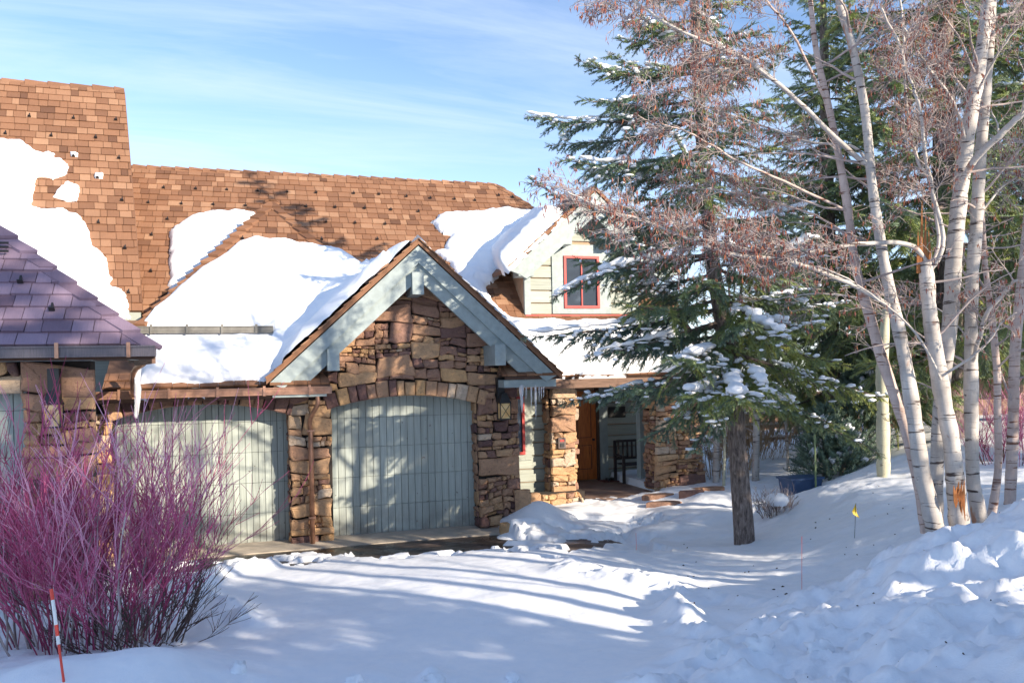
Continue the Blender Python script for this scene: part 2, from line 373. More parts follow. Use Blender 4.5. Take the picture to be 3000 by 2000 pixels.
def shingles(root, parent, fr, region, e=.2, wmin=.11, wmax=.30, mat='shingle', cover=None, th=.026):
    region = ccw(region); us = [p[0] for p in region]; vv = [p[1] for p in region]
    v = min(vv); row = 0
    while v < max(vv):
        u = min(us) - random.uniform(0, wmax)
        while u < max(us):
            w = random.uniform(wmin, wmax); jb = random.uniform(-.008, .008)
            q = clip([(u + .004, v + jb), (u + w - .004, v + jb), (u + w - .004, v + e + .03), (u + .004, v + e + .03)], region)
            if len(q) > 2 and area(q) > .0015:
                cu = sum(p[0] for p in q) / len(q); cv = sum(p[1] for p in q) / len(q)
                if not (cover and cover(cu, cv)):
                    n = len(q); uu = np.array([p[0] for p in q]); vq = np.array([p[1] for p in q])
                    tk = th * random.uniform(.75, 1.25)
                    h = tk * (1 - (vq - v) / (e * 1.25)) + .003
                    V = np.vstack([fr.w(uu, vq, h), fr.w(uu, vq, 0 * h - .002)])
                    T = [(0, i, i + 1) for i in range(1, n - 1)]
                    for i in range(n):
                        j = (i + 1) % n; T += [(i, i + n, j + n), (i, j + n, j)]
                    tn = np.clip(random.gauss(.5, .21), 0, 1)
                    piece(root, 'shingle', parent, mat, V, np.array(T), float(tn))
            u += w
        v += e; row += 1
def caps(root, parent, a, b, n1, n2, step=.24, w=.13, mat='shingle', th=.03, up=None):
    # ridge / hip caps: overlapping saddle pieces from a (low) to b (high); n1, n2: outward side directions lying in the two roof planes
    a = np.array(a, float); b = np.array(b, float); L = np.linalg.norm(b - a); d = (b - a) / L
    n1 = np.array(n1, float); n1 /= np.linalg.norm(n1); n2 = np.array(n2, float); n2 /= np.linalg.norm(n2)
    up = -(n1 + n2) if up is None else np.array(up, float); up -= d * np.dot(up, d); up /= np.linalg.norm(up)
    if up[2] < 0: up = -up
    s = 0
    while s < L - .02:
        s1 = min(s + step * 1.12, L); p0 = a + d * s; p1 = a + d * s1
        h0 = th * random.uniform(1.6, 2.1); h1 = th * .7; t = random.gauss(.45, .2)
        V = []
        for p, h in ((p0, h0), (p1, h1)):
            V += [p + up * h, p + n1 * w + up * (h - .012), p + n2 * w + up * (h - .012), p + up * (h - th), p + n1 * w + up * (h - th - .014), p + n2 * w + up * (h - th - .014)]
        T = []
        for q in ((0, 1, 7, 6), (2, 0, 6, 8), (1, 4, 10, 7), (5, 2, 8, 11), (0, 3, 4, 1), (2, 5, 3, 0), (6, 7, 10, 9), (8, 6, 9, 11), (3, 9, 10, 4), (5, 11, 9, 3)):
            T += [(q[0], q[1], q[2]), (q[0], q[2], q[3])]
        piece(root, 'shingle', parent, mat, np.array(V), np.array(T), float(np.clip(t, 0, 1)))
        s += step
def stone_cells(x0, z0, x1, z1, hmax=.27, out=None):
    if out is None: out = []
    w, h = x1 - x0, z1 - z0
    hm = hmax * random.choice((.45, .6, .8, 1.1, 1.3)) * random.uniform(.85, 1.15); wm = max(h * random.uniform(1.3, 4.2), .14)
    if h > hm and h > .11:
        t = random.uniform(.3, .7); z = z0 + h * t
        if w > .9 and random.random() < .75:
            x = x0 + w * random.uniform(.3, .7); stone_cells(x0, z0, x, z1, hmax, out); stone_cells(x, z0, x1, z1, hmax, out)
        else: stone_cells(x0, z0, x1, z, hmax, out); stone_cells(x0, z, x1, z1, hmax, out)
    elif w > wm:
        x = x0 + w * random.uniform(.32, .68); stone_cells(x0, z0, x, z1, hmax, out); stone_cells(x, z0, x1, z1, hmax, out)
    else: out.append((x0, z0, x1, z1))
    return out
def WN(u, v, s): return fbm(np.array(u * 1.0), np.array(v * 1.0), 1.6, 2, 300 + s)
def stone_mesh(fr, poly, depth, base=0.0):
    p = np.array(poly); c = p.mean(0); n = len(p)
    d = p - c; L = np.linalg.norm(d, axis=1, keepdims=True)
    in_ = c + d * (1 - np.minimum(.022 / np.maximum(L, .02), .35))
    hh = depth + rng.normal(0, .007, n)
    V = np.vstack([fr.w(p[:, 0], p[:, 1], base), fr.w(p[:, 0], p[:, 1], base + depth - .02), fr.w(in_[:, 0], in_[:, 1], base + hh), fr.w([c[0]], [c[1]], base + depth + .008)])
    T = []
    for i in range(n):
        j = (i + 1) % n
        T += [(i, j, n + j), (i, n + j, n + i), (n + i, n + j, 2 * n + j), (n + i, 2 * n + j, 2 * n + i), (2 * n + i, 2 * n + j, 3 * n)]
    return V, np.array(T)
def stones(root, parent, fr, region, hmax=.27, depth=(.05, .13), arch=None, mat='stone', tmean=.5, edge=0, seed=None):
    if seed is not None: random.seed(seed)
    region = ccw(region); us = [p[0] for p in region]; vv = [p[1] for p in region]
    for (x0, z0, x1, z1) in stone_cells(min(us), min(vv), max(us), max(vv), hmax):
        g = .004; pts = []
        J = min(x1 - x0, z1 - z0) * .17
        cs = [(x0 + g, z0 + g), (x1 - g, z0 + g), (x1 - g, z1 - g), (x0 + g, z1 - g)]
        for i in range(4):
            a, b = cs[i], cs[(i + 1) % 4]
            pts.append((a[0] + random.uniform(-J, J), a[1] + random.uniform(-J, J)))
            t = random.uniform(.35, .65); pts.append((a[0] + (b[0] - a[0]) * t + random.uniform(-J, J) * .6, a[1] + (b[1] - a[1]) * t + random.uniform(-J, J) * .6))
        c = ((x0 + x1) / 2, (z0 + z1) / 2)
        pts = [(u + .09 * float(WN(u, v, 0)), v + .13 * float(WN(u, v, 5))) for u, v in pts]
        q = []
        for i in range(8):          # knock the corners off
            if i % 2 == 0:
                p_, a_, b_ = pts[i], pts[i - 1], pts[(i + 1) % 8]; k1, k2 = random.uniform(.03, .20), random.uniform(.03, .20)
                q += [(p_[0] + (a_[0] - p_[0]) * k1, p_[1] + (a_[1] - p_[1]) * k1), (p_[0] + (b_[0] - p_[0]) * k2, p_[1] + (b_[1] - p_[1]) * k2)]
            else: q.append(pts[i])
        pts = clip(ccw(q), region)
        if len(pts) < 3 or area(pts) < .0018: continue
        if arch:
            cx, cz, r = arch
            if math.hypot(c[0] - cx, c[1] - cz) < r - .04: continue
            q = []
            for u, v in pts:
                L = math.hypot(u - cx, v - cz)
                if L < r + g: u, v = cx + (u - cx) * (r + g) / L, cz + (v - cz) * (r + g) / L
                q.append((u, v))
            pts = q
            if area(pts) < .0018: continue
        V, T = stone_mesh(fr, pts, random.uniform(*depth))
        piece(root, 'stone', parent, mat, V, T, float(np.clip(random.gauss(tmean, .27), 0, 1)))
def voussoirs(root, parent, fr, cx, cz, r, a0, a1, hgt, step=.15, depth=(.09, .13), tmean=.5, flat_top=None):
    a = a0
    while a > a1:
        da = random.uniform(.75, 1.3) * step / r; b = max(a - da, a1 - .002); h = hgt * random.uniform(.92, 1.15)
        P4 = []
        for ang, rr in ((a - .006 / r, r), (a - .006 / r, r + h), (b + .006 / r, r + h), (b + .006 / r, r)):
            P4.append((cx + rr * math.cos(ang) + random.uniform(-.006, .006), cz + rr * math.sin(ang)))
        if flat_top: P4 = [(u, min(v, flat_top)) for u, v in P4]
        pts = []
        for i in range(4):
            p, q = P4[i], P4[(i + 1) % 4]; pts += [p, ((p[0] + q[0]) / 2 + random.uniform(-.006, .006), (p[1] + q[1]) / 2)]
        if area(pts) > .001:
            V, T = stone_mesh(fr, ccw(pts), random.uniform(*depth)); piece(root, 'stone', parent, 'stone', V, T, float(np.clip(random.gauss(tmean, .25), 0, 1)))
        a = b
        if a <= a1 + .003: break
def grid_mesh(name, X, Y, Z, keep, mats, parent=None, **props):
    ny, nx = X.shape; idx = np.arange(nx * ny).reshape(ny, nx)
    k = keep; fk = k[:-1, :-1] & k[1:, :-1] & k[:-1, 1:] & k[1:, 1:]
    Q = np.stack([idx[:-1, :-1], idx[:-1, 1:], idx[1:, 1:], idx[1:, :-1]], -1)[fk]
    V = np.stack([X, Y, Z], -1).reshape(-1, 3); used = np.unique(Q); mp_ = np.zeros(len(V), int); mp_[used] = np.arange(len(used))
    me = make_mesh(name, V[used], mp_[Q], [], mats, .5, True); return link(name, me, parent, **props)
def roof_snow(name, label, fr, poly, T=.28, Rr=.35, rag=.05, cell=.05, sc=3.0, seed=1, cat='snow patch', base=.02, drop=.12, pow_=.5):
    poly = list(poly); us = np.array([p[0] for p in poly]); vv = np.array([p[1] for p in poly])
    gu = np.arange(us.min() - .2, us.max() + .2, cell); gv = np.arange(vv.min() - .2, vv.max() + .2, cell)
    U, V = np.meshgrid(gu, gv)
    d = sdist(U, V, poly) + rag * 2 * fbm(U, V, sc, 5, seed, .62)
    t = T * np.clip(d / Rr, 0, 1) ** pow_ * (1 + .4 * fbm(U, V, 1.1, 3, seed + 5)) + (.035 * fbm(U, V, 5, 4, seed + 9, .6) + .05 * fbm(U * .6, V * 1.6, 2.0, 3, seed + 11)) * np.clip(d / .15, 0, 1)
    h = np.where(d > 0, base + t, np.maximum(base + d * 3, base - drop))
    Wp = fr.w(U, V, h)
    return grid_mesh(name, Wp[..., 0], Wp[..., 1], Wp[..., 2], d > -.06, 'snow', label=label, category=cat)
# ------------------------------------------------------------------ terrain
cps = []
def cp(px, py, D): p = P(px, py, D=D); cps.append((p[0], p[1], p[2] - .07))
def cw(x, y, z): cps.append((x, y, z))
for X in (-3, -1, 1, 3, 4.4): cw(X, 14.2, 0.0); cw(X, 15.2, 0.0)
for X in (-4, -2, 0, 2, 4): cw(X, 11, .21); cw(X * .8, 8, .42)
for X in (-3, -1, 1): cw(X, 5.3, .6)
cw(-6, 10, .36); cw(-6, 14, .25); cw(-3, 9.6, .35); cw(-9, 9, .45)
for a in ((1500, 1990, 6.07), (1800, 1990, 5.75), (2200, 1990, 5.4), (2600, 1990, 4.8), (3000, 1990, 4.2), (3000, 1800, 5.2), (2700, 1800, 6.0),
          (2480, 1720, 7.6), (2650, 1620, 7.7), (2800, 1612, 7.8), (2900, 1560, 7.2), (3000, 1480, 6.8), (2750, 1625, 8.7), (2900, 1545, 9.0), (2960, 1478, 9.8),
          (2100, 1900, 6.6), (2300, 1790, 7.9), (2000, 1800, 8.04), (2400, 1700, 9.5), (2200, 1700, 10.0), (2505, 1580, 10.8), (2180, 1595, 12.6),
          (1850, 1600, 12.5), (1650, 1530, 15.0), (2050, 1445, 16.6), (2340, 1445, 16.0), (2590, 1400, 13.5), (2640, 1338, 15.0), (2450, 1420, 13.6), (2300, 1480, 14.0),
          (2900, 1420, 11.5), (3000, 1400, 12.5), (3300, 1450, 8.5), (3300, 1700, 5.8), (330, 1895, 7.2), (0, 1975, 5.6), (250, 1985, 5.6), (0, 1800, 8.0), (1550, 1490, 15.2)): cp(*a)
for a in ((0, 0, 1.18), (5, 0, 1.5), (-6, 2, .95), (12, 0, 2.0), (-12, 5, .8), (20, 8, 1.6), (15, 16, 1.2), (9, 23, .1), (3, 26, 0), (-5, 26, 0), (-15, 20, .3),
          (20, 30, .2), (0, 40, 0), (-20, -10, 1), (20, -15, 2), (0, -15, 1.6), (2, 18, .1), (-4, 18, .1), (7, 19.5, .2)): cw(*a)
cps = np.array(cps)
def tps_k(r2): return np.where(r2 > 1e-12, r2 * np.log(np.maximum(r2, 1e-12)) * .5, 0)
n = len(cps); Km = tps_k(((cps[:, None, :2] - cps[None, :, :2]) ** 2).sum(-1)) + np.eye(n) * .35
Pm = np.hstack([np.ones((n, 1)), cps[:, :2]]); A = np.block([[Km, Pm], [Pm.T, np.zeros((3, 3))]])
TW = np.linalg.solve(A, np.concatenate([cps[:, 2], np.zeros(3)]))
def base_z(x, y):
    x = np.asarray(x, float); y = np.asarray(y, float); z = TW[n_cp] + TW[n_cp + 1] * x + TW[n_cp + 2] * y
    for i in range(n_cp): z = z + TW[i] * tps_k((x - cps[i, 0]) ** 2 + (y - cps[i, 1]) ** 2)
    d = np.hypot(x - 2, y - 10); f = np.clip((d - 22) / 18, 0, 1)
    return z * (1 - f) + .3 * f
n_cp = n
# bare patches on the drive (ellipses given where they lie)
bare = []
def bp(px, py, rx, ry, amt=1.0):
    p = P(px, py, Z=.08); D = np.dot(p - CAM, Fw); bare.append((p[0], p[1], rx / FP * D, ry * D * D / (FP * 2.75), amt))
bp(1230, 1622, 310, 30); bp(1400, 1607, 150, 34); bp(1050, 1612, 120, 14); bp(700, 1655, 220, 20, .9); bp(1750, 1586, 140, 30); bp(1850, 1580, 50, 34); bp(1690, 1630, 60, 13); bp(1690, 1623, 42, 8); bp(1595, 1674, 34, 5); bp(1575, 1630, 60, 4)
bp(1660, 1652, 24, 3); bp(1655, 1638, 14, 3); bp(1740, 1545, 90, 5, .7); bp(1900, 1535, 80, 6, .6); bp(1800, 1520, 90, 3, .6); bp(560, 1672, 170, 14, .8); bp(950, 1612, 40, 6, .9)
fx = lambda px, py, Y: P(px, py, Y=Y)[0]
def snow_t(x, y):
    t = .07 + .03 * fbm(x, y, .8, 3, 3)
    drv = np.clip((13.75 - y) / .35, -1, 1)                      # the strip swept in front of the doors
    inx = (x > -3.2) & (x < 4.15)
    r = fbm(x, y, 2.2, 5, 21, .62)
    t = np.where(inx & (y < 15.2), np.minimum(t, -.03 + .10 * np.clip((13.38 - .55 * np.clip((x - .9) / 1.0, 0, 1) - y) / .25 + 1.2 * r, -1, 1)), t)
    for bx, by, rx, ry, amt in bare:
        # ellipse aligned with the view
        dx = (x - bx) * Fw[1] - (y - by) * Fw[0]; dy = (x - bx) * Fw[0] + (y - by) * Fw[1]
        e = np.sqrt((dx / rx) ** 2 + (dy / ry) ** 2) + 1.5 * fbm(x, y, 2.6, 4, 31, .6)
        t = np.where(e < 1.25, np.minimum(t, -.07 * amt + .14 * np.clip(e - .78, 0, .5) * 2), t)
    pxl, pxr = fx(1600, 1440, 15.8), fx(1930, 1440, 15.9)                                          # the porch floor is swept
    inp = (x > pxl) & (x < pxr) & (y > 15.3) & (y < 20); t = np.where(inp, np.minimum(t, .09 * np.clip((16.0 - y) + .8 * r, -1.4, 1) ), t)
    return t
def mounds(x, y):
    z = 0
    for px, py, D, r, h in ((1560, 1500, 14.7, .62, .22), (1500, 1550, 14.0, .5, .17), (1600, 1510, 15.0, .5, .16), (1720, 1480, 15.6, .5, .08), (780, 1655, 12.0, .12, .16), (700, 1680, 11.6, .10, .05),
                        (2225, 1960, 5.6, .14, .08), (2160, 1965, 5.6, .11, .10), (2300, 1975, 5.5, .12, .05), (2400, 1975, 5.4, .16, .05), (1265, 1985, 6.1, .10, .09), (1500, 1985, 6.1, .08, .06), (1080, 1990, 6.1, .2, .04),
                        (520, 1960, 6.0, .5, .10), (150, 1990, 5.4, .5, .15), (430, 1990, 5.6, .4, .14), (1850, 1710, 9.8, .5, .03), (2000, 1700, 9.8, .5, .03), (2200, 1740, 9.4, .5, .05), (1990, 1820, 7.9, .3, .08), (1700, 1690, 10.4, .35, .09), (1680, 1685, 10.5, .15, .07),
                        (2130, 1790, 7.9, .35, .07), (2010, 1950, 6.0, .5, .05), (2080, 1450, 16.0, .5, .12), (2200, 1420, 16.2, .6, .15), (2000, 1430, 16.8, .6, .10), (2100, 1500, 14.4, .6, .14), (1960, 1520, 14.0, .6, .12), (2000, 1470, 15.0, .7, .10)):
        p = P(px, py, D=D); d2 = ((x - p[0]) ** 2 + (y - p[1]) ** 2) / (r * r); z = z + h * np.exp(-d2 * 1.3)
    return z
cpn = P(2750, 1700, D=7.0)
def bankw(x, y):      # ploughed bank at lower right
    poly = [P(a, b, D=d)[:2] for a, b, d in ((1750, 2050, 5.4), (2050, 1930, 6.3), (2280, 1800, 7.8), (2440, 1735, 8.0), (2640, 1630, 8.2), (2900, 1560, 8.0), (3300, 1400, 8.0), (3500, 2100, 3.5), (2600, 2600, 2.5))]
    return np.clip(sdist(x, y, poly) / .5 + .5, 0, 1)
def billow(x, y, sc, s, o=4):
    r = 0; a = 1
    for i in range(o): r = r + a * (.5 - np.abs(vn(x * sc, y * sc, s + i)) * 2); sc *= 2.1; a *= .52
    return r
def berm(x, y):       # low ploughed ridges beside the drive
    z = 0
    for pts, w, h in (([(820, 1650), (620, 1700), (560, 1760), (640, 1800), (720, 1840)], .22, .10), ([(1680, 1700), (1850, 1720), (2020, 1745), (2150, 1765), (2280, 1800)], .28, .07), ([(1980, 1790), (2010, 1850), (2060, 1900)], .2, .10),
                     ):
        q = [P(a, b, Z=.07 * (14 - (12.5 - (b - 1600) * .02)))[:2] for a, b in pts]
        d = np.full(np.shape(x), 9.0)
        for (ax, ay), (bx, by) in zip(q[:-1], q[1:]):
            ex, ey = bx - ax, by - ay; t = np.clip(((x - ax) * ex + (y - ay) * ey) / (ex * ex + ey * ey), 0, 1); d = np.minimum(d, np.hypot(x - ax - t * ex, y - ay - t * ey))
        z = z + h * np.exp(-(d / w) ** 2) * (1 + 1.2 * billow(x, y, 5, 70, 3))
    return z
def ground_z(x, y, full=True):
    x = np.asarray(x, float); y = np.asarray(y, float)
    b = base_z(x, y); z = b + snow_t(x, y) + mounds(x, y)
    yard = np.clip((x - 4.5 + .25 * (12 - y)) / 1.0, 0, 1) * (y > 2)
    z = z + .05 * fbm(x, y, .9, 4, 41) * np.clip(yard + .35, 0, 1) + .03 * fbm(x, y, 4.0, 4, 43, .55) * yard
    thick = np.clip((snow_t(x, y)) / .06, 0, 1)
    z = z + thick * (berm(x, y) + .008 * fbm(x, y, 5, 4, 47) + .012 * fbm(x, y, 1.3, 2, 49))
    w = bankw(x, y)
    z = z + w * (.13 * billow(x, y, 1.5, 51) + .085 * billow(x, y, 4.2, 55, 4) + .04 * fbm(x, y, 9, 4, 59, .6) + .10 * fbm(x, y, .8, 3, 61) + .02)
    # crust of small lumps along the drive edge and under the red bush
    e = np.exp(-((np.hypot(x + 1.9, y - 7.5) - 0) / 2.0) ** 2); z = z + e * .05 * billow(x, y, 3.0, 63, 3)
    inp = (x > fx(1600, 1440, 15.8)) & (x < fx(1930, 1440, 15.9)) & (y > 15.75) & (y < 22)
    z = np.where(inp, np.minimum(z, .13 + .10 * np.clip(16.0 - y + fbm(x, y, 2, 3, 9), 0, 1)), z)
    return z
def axis(a, b, step, far):
    c = list(np.arange(a, b, step)); s = step; p = c[-1]
    while p < far: s *= 1.18; p += s; c.append(p)
    s = step; p = a; l = []
    while p > -far: s *= 1.18; p -= s; l.append(p)
    return np.array(l[::-1] + c)
gx = axis(-6.5, 11.5, .045, 600); gy = axis(3.4, 17.5, .045, 600)
GX, GY = np.meshgrid(gx, gy); GZ = ground_z(GX, GY)
grid_mesh('snow_ground', GX, GY, GZ, np.ones(GX.shape, bool), 'snow_dirty', kind='structure')
def gz(x, y): return float(ground_z(np.array([x]), np.array([y]))[0])
ax_ = np.arange(-7, 9.5, .15); ay_ = np.arange(2, 16.4, .15); AX, AY = np.meshgrid(ax_, ay_)
grid_mesh('driveway', AX, AY, base_z(AX, AY) - .004 - .6 * bankw(AX, AY) - .3 * np.clip((AX - 5.5 + .3 * (12 - AY)) / .8, 0, 1), np.ones(AX.shape, bool), 'pavement', kind='structure')

# ------------------------------------------------------------------ main house
FY, DYP = 14.3, 14.62
house = thing('mountain_house', 'large stone and sage green house with brown shingle roofs, gabled garage and entrance porch', 'house')
wallf = Fr((0, FY, 0), (1, 0, 0), (0, 0, 1))
xa = {k: fx(k, 1400, FY) for k in (310, 848, 975, 1397, 1520)}
Ap = P(1225, 700, Y=13.7); Lt = P(780, 1113, Y=13.7); Rp = P(1645, 1092, Y=13.7)
SL = ((Ap[2] - Lt[2]) / (Ap[0] - Lt[0]) + (Ap[2] - Rp[2]) / (Rp[0] - Ap[0])) / 2
print('apex', Ap, 'L', Lt, 'R', Rp, 'slope', SL, 'xa', xa)
def rake(x): return Ap[2] - abs(x - Ap[0]) * SL
# arches: centre height = crown minus radius
def arch_of(pl, pc, pr):
    a = P(*pl, Y=FY); c = P(*pc, Y=FY); b = P(*pr, Y=FY)
    x0, x1 = a[0], b[0]; zs = (a[2] + b[2]) / 2; zc = c[2] if c[2] > zs + .12 else zs + .2
    zc = max(zc, zs + .16); h = zc - zs; w = (x1 - x0) / 2; r = (w * w + h * h) / (2 * h)
    return (x0 + x1) / 2, zc - r, r, w, x0, x1, zc
A2 = arch_of((974, 1197), (1190, 1158), (1396, 1178)); A1 = arch_of((330, 1234), (600, 1184), (846, 1212))
print('arch2', A2, 'arch1', A1)
bw = MB()
bw.box((xa[848], FY + .04, -.3), (xa[975], FY + .6, 2.6)); bw.box((A2[5] + .01, FY + .04, -.3), (fx(1520, 1400, FY), FY + .6, 3.0))
bw.box((xa[310] - .5, FY + .04, -.3), (A1[4], FY + .6, 2.5))
def arch_back(A, top, x0=None, x1=None):
    cx, cz, r, w, a0, a1, zc = A; xs = np.linspace(a0, a1, 25)
    for i in range(24):
        l = [cz + math.sqrt(max(r * r - (x - cx) ** 2, 0)) + .012 for x in (xs[i], xs[i + 1])]
        t = [top(xs[i]), top(xs[i + 1])]
        bw.prism([(xs[i], FY + .04, l[0]), (xs[i + 1], FY + .04, l[1]), (xs[i + 1], FY + .04, t[1]), (xs[i], FY + .04, t[0])], (0, .45, 0))
arch_back(A2, lambda x: rake(x) - .25); arch_back(A1, lambda x: 2.5)
bw.prism([(xa[848], FY + .05, 2.5), (A2[4] + .01, FY + .05, 2.4), (A2[4] + .01, FY + .05, rake(A2[4]) - .25), (xa[848] + .3, FY + .05, rake(xa[848] + .3) - .25)], (0, .4, 0))
sw = bw.build('stone_wall', 'mortar', house)
stones(house, sw, wallf, [(xa[848], -.05), (xa[975], -.05), (xa[975], A2[6] - .05), (xa[848], 2.45)], .34, (.03, .12), arch=None, seed=5, tmean=.68)
stones(house, sw, wallf, [(A2[5] + .005, -.08), (xa[1520] + .02, -.08), (xa[1520] - .02, 2.60), (A2[5] + .005, 2.60)], .33, (.04, .14), seed=9, tmean=.45)
stones(house, sw, wallf, [(xa[310] - .35, 0), (A1[4], 0), (A1[4], 2.3), (xa[310] - .35, 2.3)], .30, (.03, .12), seed=12, tmean=.7)
apz = rake(Ap[0]) - .34
cx, cz, r, w, a0, a1, zc = A2
up2 = cz + r + .26
gab = [(xa[848], 2.3), (xa[1520] - .05, 2.3), (xa[1520] - .05, min(rake(xa[1520]) - .30, 3.2)), (Ap[0] + .05, apz), (Ap[0] - .05, apz), (xa[848] + .1, rake(xa[848] + .1) - .3)]
stones(house, sw, wallf, gab, .29, (.05, .13), arch=(cx, cz, r + .27), seed=3, tmean=.42)
voussoirs(house, sw, wallf, cx, cz, r, math.acos((a0 - cx - .1) / r), math.acos((a1 - cx + .12) / r), .25, .17, tmean=.5)
c1, z1, r1, w1, b0, b1, zc1 = A1
voussoirs(house, sw, wallf, c1, z1, r1, math.acos((b0 - c1 - .05) / r1), math.acos((b1 - c1 + .02) / r1), .26, .19, tmean=.2, flat_top=2.56)
# jamb stones facing left on the right hand side of each opening
for xx, s in ((A2[5], 21), (A1[5], 22)):
    jf = Fr((xx, FY, 0), (0, -1, 0), (0, 0, 1))
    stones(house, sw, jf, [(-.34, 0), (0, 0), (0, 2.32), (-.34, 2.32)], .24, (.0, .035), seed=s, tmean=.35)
# garage doors
def gdoor(x0, x1, zt, nm, nplank, label):
    mb = MB(); mb.box((x0 - .1, DYP + .045, .02), (x1 + .1, DYP + .08, zt)); d = mb.build('garage_door', 'black_metal', house); d['label'] = label
    pw = (x1 - x0) / nplank; zz = [0.03, .52, 1.04, 1.56, 2.08, zt]
    mes = {}
    for i in range(nplank):
        tcol = random.randint(0, 2)
        for k in range(5):
            key = (k, tcol)
            if key not in mes:
                h = zz[k + 1] - zz[k] - .006; b = MB(); b.box((-pw / 2 + .004, -.025, 0), (pw / 2 - .004, .02, h)); V = np.vstack(b.v)
                V[(V[:, 1] < 0) & (np.abs(V[:, 0]) > 0), 1] += 0
                mes[key] = make_mesh('plank', V, np.vstack(b.q), [], 'door_paint', [.25, .55, .85][key[1]])
            o = link('plank', mes[key], d); o.location = (x0 + pw * (i + .5), DYP + .022, zz[k])
    return d
gdoor(A2[4] - .02, A2[5] + .02, 2.62, 'r', 21, 'blue grey planked garage door')
gdoor(A1[4] - .1, A1[5] + .02, 2.46, 'l', 27, 'pale planked garage door behind the red bush')
# concrete apron
ap = MB(); ap.box((xa[310] - 1.0, 13.72, -.3), (xa[1520] - .15, 14.7, .028)); ap.build('concrete_apron', 'concrete', kind='structure')

# gable roof over the right garage door
gr = MB(); th = .11
sl = math.hypot(1, SL); nz = 1 / sl
Lx, Rx = Lt[0], Rp[0]
Yg0, Yg1 = 13.66, 18.2
for sgn, xe in ((-1, Lx), (1, Rx)):
    a = (Ap[0], Yg0, Ap[2]); b = (xe, Yg0, rake(xe)); off = (0, Yg1 - Yg0, 0)
    gr.prism([a, b, (b[0], b[1], b[2] - .09), (a[0], a[1], a[2] - .09)], off)
groof = gr.build('gable_roof', 'shingle', house)
for sgn, xe in ((-1, Lx), (1, Rx)):          # shingle butts standing out along the rake
    fr = Fr((xe, Yg0 - .03, rake(xe)), (0, 1, 0) if sgn > 0 else (0, -1, 0), (Ap[0] - xe, 0, Ap[2] - rake(xe)))
    L = math.hypot(Ap[0] - xe, Ap[2] - rake(xe))
    reg = [(0, 0), (.5, 0), (.5, L), (0, L)] if sgn > 0 else [(-.5, 0), (0, 0), (0, L), (-.5, L)]
    shingles(house, groof, fr, reg, .19, .14, .28, cover=None)
tr = MB()
def rakeboard(mb, xe, d0, d1, y0, y1, cut=0):
    k = sl
    a = np.array([Ap[0], 0, Ap[2]]); b = np.array([xe, 0, rake(xe)])
    mb.prism([(a[0], y0, a[2] - d0 * k), (b[0], y0, b[2] - d0 * k), (b[0] + (0.0 if cut == 0 else cut), y0, b[2] - d0 * k - (d1 - d0) * k + abs(cut) * SL), (a[0], y0, a[2] - d1 * k)], (0, y1 - y0, 0))
for sgn, xe in ((-1, Lx + .06), (1, Rx - .10)):
    b1_ = MB(); rakeboard(b1_, xe, .085, .30, 13.69, 13.76, -sgn * .2); b1_.build('rake_board', 'trim', house)
    b2_ = MB(); rakeboard(b2_, xe - sgn * .22, .29, .50, 13.745, 13.82, -sgn * .22); b2_.build('rake_board', 'trim', house)
    sf = MB(); x_ = xe - sgn * .3; sf.prism([(Ap[0], 13.78, Ap[2] - .1 * sl), (x_, 13.78, rake(x_) - .1 * sl), (x_, 13.78, rake(x_) - .14 * sl), (Ap[0], 13.78, Ap[2] - .14 * sl)], (0, .55, 0)); sf.build('soffit', 'trim', house)
def block(px0, py0, px1, py1, y0, y1, lab=None):
    a = P(px0, py1, Y=y0); b = P(px1, py0, Y=y0); mb = MB(); mb.box((a[0], y0, a[2]), (b[0], y1, b[2])); return mb.build('bracket_beam', 'trim', house)
block(1209, 797, 1241, 862, 13.62, 14.35); block(960, 1022, 994, 1086, 13.62, 14.35); block(1451, 1008, 1481, 1070, 13.5, 14.35)
# eave returns (little shingled roofs at the feet of the gable)
def eave_return(px0, px1, py0, py1, hip_left, nm):
    a = P(px0, py1, Y=13.7); b = P(px1, py1, Y=13.7); z0 = a[2] * .5 + b[2] * .5; z1 = z0 + .34; x0, x1 = a[0], b[0]
    mb = MB(); V = [(x0, 13.7, z0), (x1, 13.7, z0), (x1 - .18, FY, z1), (x0 - (.0 if hip_left else -.0), FY, z1)]
    mb.prism([V[0], V[1], V[2], V[3]], (0, 0, -.05))
    rt = mb.build('return_roof', 'deck', house)
    fr = Fr((x0, 13.68, z0 + .01), (1, 0, 0), (0, FY - 13.7, z1 - z0)); L = math.hypot(FY - 13.7, z1 - z0)
    shingles(house, rt, fr, [(-.06, 0), (x1 - x0 + .02, 0), (x1 - x0 - .2, L), (.0, L)], .34, .12, .22, th=.03)
    f = MB(); f.box((x0 - .02, 13.73, z0 - .19), (x1 - .06, 13.79, z0 - .055)); f.box((x0 - .02, 13.792, z0 - .19), (x0 + .04, FY - .02, z0 - .055)); f.box((x0 + .045, 13.795, z0 - .17), (x1 - .08, FY - .05, z0 - .14))
    f.build('fascia', 'trim', house)
eave_return(1481, 1640, 0, 1102, True, 'r')
eave_return(802, 968, 0, 1128, False, 'l')

